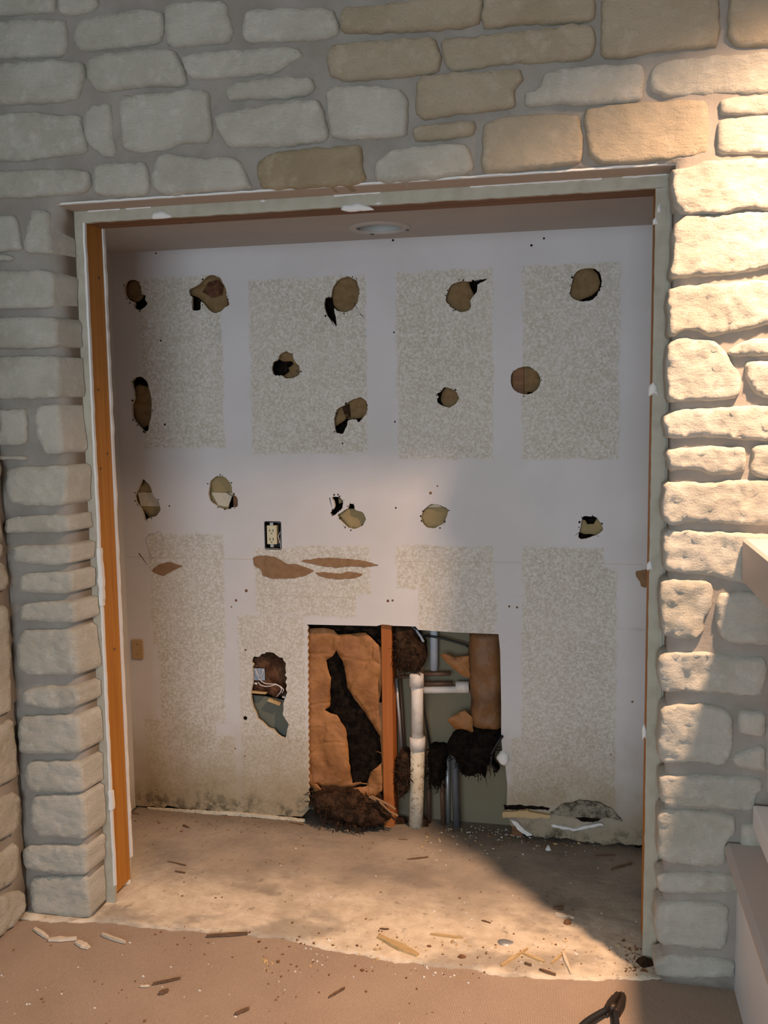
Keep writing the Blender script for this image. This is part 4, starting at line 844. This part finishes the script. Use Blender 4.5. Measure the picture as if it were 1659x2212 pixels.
# electrical outlet on the back wall, tan blank plate near the corner
bx = bw(BOX_HOLE); ux0, ux1, uz0, uz1 = bx[0][0], bx[1][0], bx[2][1], bx[0][1]
ol = empty('outlet_box', ((ux0+ux1)/2, D, (uz0+uz1)/2)); tag(ol, 'uncovered black outlet box with ivory receptacle below the middle row of holes', 'outlet')
mb = MB(); mb.box(ux0-.002, ux1+.002, D+.05, D+.052, uz0-.002, uz1+.002)
for (a0, a1, b0_, b1_) in [(ux0-.003, ux0, uz0, uz1), (ux1, ux1+.003, uz0, uz1), (ux0, ux1, uz0-.003, uz0), (ux0, ux1, uz1, uz1+.003)]: mb.box(a0, a1, D-.001, D+.052, b0_, b1_)
keep(mb.build('box', M['black']), ol)
ra, rb = XZ(576, 1135, D), XZ(598, 1176, D)
rc = keep(MB().box(ra[0], rb[0], D-.002, D+.03, rb[1], ra[1], .002).build('receptacle', M['ivory']), ol)
keep(MB().box((ra[0]+rb[0])/2-.006, (ra[0]+rb[0])/2+.006, D, D+.003, rb[1]-.010, ra[1]+.010).build('yoke', M['steel']), ol)
for k in (0, 1):
    zc = rb[1]+(ra[1]-rb[1])*(.27+.46*k); xc = (ra[0]+rb[0])/2
    for dx in (-.006, .006): MB().box(xc+dx-.0012, xc+dx+.0012, D-.0028, D, zc-.004, zc+.005).build('slot', M['black'], rc)
    MB().tube([(xc, D-.0028, zc-.010), (xc, D, zc-.010)], .0022, 8).build('slot', M['black'], rc)
keep(MB().tube([(ux1-.004, D-.001, uz0+.02), (ux1-.010, D+.004, uz0+.045), (ux1-.004, D+.01, uz0+.06)], .0013, 6).build('wire', M['wire']), ol)
a_, b_ = XZ(285, 1380, D), XZ(311, 1424, D)
cp = empty('blank_plate', ((a_[0]+b_[0])/2, D, (a_[1]+b_[1])/2)); tag(cp, 'small tan blank cover plate on the back wall near its left corner', 'cover plate')
keep(MB().box(a_[0], b_[0], D-.006, D, b_[1], a_[1], .0025).build('plate', M['tan']), cp)
for dz in (.25, .75): keep(MB().tube([((a_[0]+b_[0])/2, D-.0068, b_[1]+(a_[1]-b_[1])*dz), ((a_[0]+b_[0])/2, D-.005, b_[1]+(a_[1]-b_[1])*dz)], .0022, 8).build('screw', M['stud_dark']), cp)

# ------------------------------------------------------------------ right: low curb wall with cap, railing
CX = 1.778
cw = MB().box(CX, CX+.12, -3.0, -.088, 0, .365, .002).build('wall_right', M['wpaint']); tag(cw, 'low white curb wall running forward from the stone at right', kind='structure')
MB().box(CX-.034, CX+.155, -3.0, -.094, .365, .398, .010).build('cap', M['cap'], cw, False)['label'] = 'beige wooden cap board with rounded edge'
rl = empty('railing', (1.84, -.11, .398)); tag(rl, 'painted stair railing with wide top rail above the low curb wall', 'railing')
keep(MB().box(1.765, 1.93, -3.0, -.108, 1.065, 1.172, .006).build('top_rail', M['cap']), rl)
p = at(1627, 1740, 1, -.115); p2 = at(1627, 1788, 1, -.115)
keep(MB().box(p.x, p.x+.045, -3.0, -.112, p2.z, p.z, .003).build('bottom_rail', M['wpaint']), rl)
for k in range(14):
    y = -.42-k*.19
    keep(MB().box(p.x+.006, p.x+.038, y-.016, y+.016, p.z-.002, 1.067, .002).build('baluster', M['wpaint']), rl)
keep(MB().box(p.x+.002, p.x+.043, -.62, -.585, .397, p2.z+.001, .002).build('foot_block', M['wpaint']), rl)
keep(MB().box(p.x+.002, p.x+.043, -2.2, -2.165, .397, p2.z+.001, .002).build('foot_block', M['wpaint']), rl)

# ------------------------------------------------------------------ ceiling downlight (outside the picture) that lights the right pier
rd = empty('recessed_downlight', (LAMP.x, LAMP.y, CEIL)); tag(rd, 'warm recessed downlight in the room ceiling close to the right pier', 'ceiling light')
keep(MB().lathe([(.066, .0), (.068, -.004), (.080, -.006), (.095, -.002), (.096, .0)], (LAMP.x, LAMP.y, CEIL), 40).build('trim_ring', M['wpaint'], None, True), rd)
sl = bpy.data.lights.new('downlight_bulb', 'SPOT'); sl.energy = 255; sl.color = (1.0, .63, .40); sl.spot_size = math.radians(137); sl.spot_blend = 1.0; sl.shadow_soft_size = .05
so = bpy.data.objects.new('downlight_bulb', sl); COL.objects.link(so); so.location = LAMP; keep(so, rd)

# ------------------------------------------------------------------ pliers on the carpet
pz = .010
tipc = at(1345, 2146, 2, pz); piv = at(1319, 2190, 2, pz)
axd = Vector((tipc.x-piv.x, tipc.y-piv.y, 0)); hl = axd.length; axd.normalize(); sd_ = Vector((axd.y, -axd.x, 0))
pr = empty('pliers', (piv.x, piv.y, .006)); tag(pr, 'dark steel pliers lying open on the carpet at the bottom edge', 'pliers')
def pl2(pts, z0, z1, name, mt):
    poly = ccw([(piv.x+axd.x*a_+sd_.x*b_, piv.y+axd.y*a_+sd_.y*b_) for a_, b_ in pts])
    return keep(pillow(name, poly, flat(0), z0, z0+(z1-z0)*.45, z1, .007, .0004, M[mt], None, .006, .0003, 2, side_step=.006), pr)
pl2([(-.012, -.002), (.004, -.021), (hl*.5, -.022), (hl*.85, -.014), (hl, -.004), (hl, .000), (hl*.5, -.001)], .0065, .024, 'jaw', 'tool')
pl2([(-.012, .002), (.004, .021), (hl*.5, .022), (hl*.85, .014), (hl, .004), (hl, .001), (hl*.5, .0005)], .0065, .024, 'jaw', 'tool')
keep(MB().lathe([(0, .006), (.008, .006), (.011, .0), (.011, -.018)], (piv.x+axd.x*.012, piv.y+axd.y*.012, .024), 20).build('pivot', M['tool'], None, True), pr)
for s_ in (-1, 1):
    pts = []
    for k in range(9):
        t = k/8; pts.append(piv+axd*(.006-.155*t)+sd_*(s_*(.008+.034*math.sin(t*1.9)))+Vector((0, 0, .006)))
    keep(MB().tube(pts, [.008, .0085, .009, .0095, .010, .010, .0095, .009, .006], 10).build('handle', M['black'], None, True), pr)

# ------------------------------------------------------------------ debris
def stick(x0, y0, x1, y1, wd, th, mt, label, group=None, name='wood_splinter', z0=.003, bend=.0):
    p0, p1 = at(x0, y0, 2, z0), at(x1, y1, 2, z0); d = p1-p0; L = d.length; d.normalize(); n_ = Vector((-d.y, d.x, 0)); rg = random.Random(int(x0*7+y0))
    k = 5; vs_ = []; fs_ = []
    for i in range(k+1):
        t = i/k; wv_ = wd*(.35+.65*math.sin(math.pi*min(max(t*.8+.12, 0), 1)))*rg.uniform(.75, 1.1); c = p0+d*L*t+n_*bend*math.sin(math.pi*t)*L
        lift = rg.uniform(0, .001)
        for (a_, b_) in ((-.5, 0), (.5, 0), (.42, 1), (-.42, 1)): vs_.append(c+n_*wv_*a_+Vector((0, 0, lift*b_+th*b_*rg.uniform(.8, 1.1))))
    for i in range(k):
        for j in range(4): a_ = i*4+j; b_ = i*4+(j+1) % 4; fs_.append((a_, b_, b_+4, a_+4))
    fs_ += [(3, 2, 1, 0), tuple(k*4+j for j in range(4))]
    return tag(link(name, vs_, fs_, M[mt], None), label, 'splinter' if name == 'wood_splinter' else 'chip', group)
stick(75, 2008, 103, 2027, .016, .007, 'pale_chip', 'pale chip furthest left on the carpet by the stone pier', None, 'wood_chip')
stick(105, 2032, 166, 2030, .016, .008, 'pale_chip', 'long pale chip lying level in front of the stone pier', None, 'wood_chip')
stick(166, 2036, 192, 2049, .026, .006, 'pale_chip', 'crumbled pale chip between the two long ones', None, 'wood_chip')
stick(221, 2021, 271, 2038, .013, .007, 'pale_chip', 'slanted pale chip rightmost of those by the pier', None, 'wood_chip')
stick(818, 2026, 902, 2066, .030, .008, 'splinter', 'broad yellow wood splinter on the carpet edge at centre')
stick(446, 2024, 535, 2018, .011, .006, 'splinter_dark', 'dark brown splinter on the edge of the concrete left of centre')
stick(330, 2127, 390, 2114, .008, .005, 'splinter_dark', 'brown splinter lying on the open carpet at lower left')
stick(303, 2132, 323, 2131, .005, .004, 'pale_chip', 'tiny white sliver beside the brown carpet splinter', None, 'wood_chip')
stick(344, 2148, 364, 2141, .013, .007, 'splinter_dark', 'stubby dark chip below the brown carpet splinter', None, 'wood_chip')
stick(508, 2192, 538, 2180, .009, .006, 'splinter_dark', 'brown chip near the bottom edge left of centre', None, 'wood_chip')
stick(710, 2155, 745, 2135, .006, .004, 'splinter_dark', 'thin brown splinter on the carpet at lower centre')
stick(1083, 2088, 1140, 2052, .010, .006, 'splinter', 'tan splinter crossing another near the shadow edge')
stick(1125, 2060, 1175, 2080, .010, .006, 'splinter', 'tan splinter crossed by its neighbour near the shadow edge')
stick(1191, 2083, 1218, 2060, .006, .005, 'splinter', 'short splinter leaning beside the bright chip')
stick(1215, 2058, 1234, 2106, .010, .006, 'pale_chip', 'upright pale splinter ending at the carpet edge')
stick(1165, 2096, 1200, 2108, .008, .006, 'splinter_dark', 'dark sliver at the carpet edge below the crossed splinters')
stick(1133, 2083, 1148, 2088, .008, .006, 'splinter_dark', 'small dark chip just under the crossed splinters', None, 'wood_chip')
stick(880, 1858, 925, 1853, .006, .005, 'splinter_dark', 'dark splinter on the alcove floor below the drain pipe')
stick(930, 2020, 1000, 2028, .010, .005, 'splinter', 'flat tan splinter on the pale concrete right of centre')
stick(1195, 1963, 1218, 1964, .014, .008, 'splinter_dark', 'dark chip next to a white flake in the shaded alcove floor', None, 'wood_chip')
stick(1200, 1975, 1240, 1985, .013, .006, 'pale_chip', 'white flake lying in the shaded part of the alcove floor', None, 'wood_chip')
stick(1320, 1880, 1365, 1867, .007, .006, 'splinter_dark', 'dark sliver on the shaded floor by the right jamb')
stick(1285, 1851, 1330, 1850, .006, .004, 'splinter_dark', 'faint dark sliver behind the one by the right jamb')
SPL = ['longer of two dark splinters near the left jamb foot', 'shorter of two dark splinters near the left jamb foot', 'dark sliver in the far left corner of the alcove floor', 'short dark sliver along the left back wall foot', 'dark sliver at the left foot of the sawn opening', 'small dark sliver on the floor before the drain pipe', 'dark sliver on pale concrete near the floor shadow', 'dark sliver behind the broad yellow splinter']
for i, (x0, y0, x1, y1) in enumerate([(362, 1863, 402, 1871), (378, 1883, 400, 1887), (275, 1757, 300, 1760), (395, 1784, 408, 1789), (625, 1778, 655, 1783), (860, 1815, 880, 1816), (1040, 1990, 1060, 1996), (820, 2008, 840, 2009)]):
    stick(x0, y0, x1, y1, .007, .004, 'splinter_dark', SPL[i], 'dark splinters on the alcove floor')
# broken bits along the foot of the right back wall
for i, (x, y, sx, sy, h_, mt, lb) in enumerate([(1000, 1778, .045, .02, .02, 'board', 'grey plaster chunk on the floor right of the risers'), (1130, 1790, .03, .012, .024, 'white', 'white curled plaster scrap under the yellow wood strip'),
        (1060, 1782, .07, .018, .016, 'wool_dark', 'dark crusted rubble strip along the right back wall foot'), (1185, 1838, .010, .008, .02, 'white', 'small white plaster crumb on the shaded floor'),
        (1225, 1996, .014, .012, .016, 'stud_dark', 'brown clod at the edge of the floor shadow'), (1378, 1830, .014, .014, .02, 'wool_dark', 'black crumb against the right jamb foot'),
        (912, 1785, .03, .016, .03, 'wool', 'brown rubble lump at the foot of the drain pipe'), (860, 1778, .04, .02, .02, 'wool', 'brown rubble heap left of the drain pipe foot'),
        (1090, 2038, .030, .02, .006, 'steel', 'grey plaster smear on the pale concrete'), (1393, 2083, .026, .024, .016, 'wool', 'black dirt heap at the base of the right jamb'), (997, 2070, .014, .010, .008, 'stud_dark', 'brown blob on the pale edge of concrete'),
        (1260, 1800, .05, .012, .012, 'gypsum', 'crumbled plaster ridge under the right back wall')]):
    c = at(x, y, 2, 0); n = 11
    poly = [(c.x+sx*math.cos(2*math.pi*k/n)*random.uniform(.7, 1.1), min(c.y+sy*math.sin(2*math.pi*k/n)*random.uniform(.7, 1.1), D+.08)) for k in range(n)]
    tag(pillow('debris_lump', poly, flat(0), -.004, .002, h_, min(sx, sy)*.9, h_*.35, M[mt], None, .006, .003, 500+i, side_step=.008), lb, 'debris')
# uncountable crumbs
cr_v = MB(); cr_m = []
def crumbs(n, spots, mi, smin, smax, seed):
    rg = random.Random(seed)
    for _ in range(n):
        x0, x1, y0, y1 = rg.choice(spots)
        c = at(rg.uniform(x0, x1), rg.uniform(y0, y1), 2, .004)
        if c.y > D+.08: continue
        z = .0015 if c.y < -.1 else .003+hill(c.x, c.y)
        if math.hypot(c.x-1.385, c.y+.25) < .16 or math.hypot(c.x-l0.x, c.y-l0.y) < .06 or (c.y > D-.12 and .44 < c.x < .86): continue
        r = rg.uniform(smin, smax)*(1.6 if rg.random() < .08 else 1); v = []
        for k in range(4):
            a_ = 2*math.pi*k/4+rg.uniform(-.5, .5); v.append((c.x+math.cos(a_)*r*rg.uniform(.5, 1.6), c.y+math.sin(a_)*r*rg.uniform(.5, 1.4), z-.001))
        v += [(q[0]*.7+c.x*.3, q[1]*.7+c.y*.3, z+r*rg.uniform(.3, .8)) for q in v]
        cr_v.add(v, [(3,2,1,0),(4,5,6,7),(0,1,5,4),(1,2,6,5),(2,3,7,6),(3,0,4,7)]); cr_m.extend([mi]*6)
crumbs(300, [(900,1300,1775,1850),(300,1380,1790,2050),(600,1400,2030,2110),(1000,1250,1775,1815)], 0, .0012, .0034, 5)
crumbs(70, [(0,1340,2020,2212)], 0, .0012, .0034, 15)
crumbs(520, [(900,1390,1775,1830),(280,700,1755,1800),(900,1390,1775,1830),(560,1380,2020,2112),(1350,1400,2040,2100)], 1, .0012, .0042, 6)
crumbs(160, [(300,1380,1800,2060),(0,1340,2030,2212)], 1, .0012, .0040, 16)
crumbs(120, [(560,1380,2030,2112),(900,1300,1775,1830)], 2, .002, .0050, 26)
deb = cr_v.build('debris_crumbs', [M['white'], M['stud_dark'], M['splinter']]); deb.data.polygons.foreach_set('material_index', cr_m)
tag(deb, 'fine plaster and wood crumbs scattered over the floor', 'crumbs', None, 'stuff')
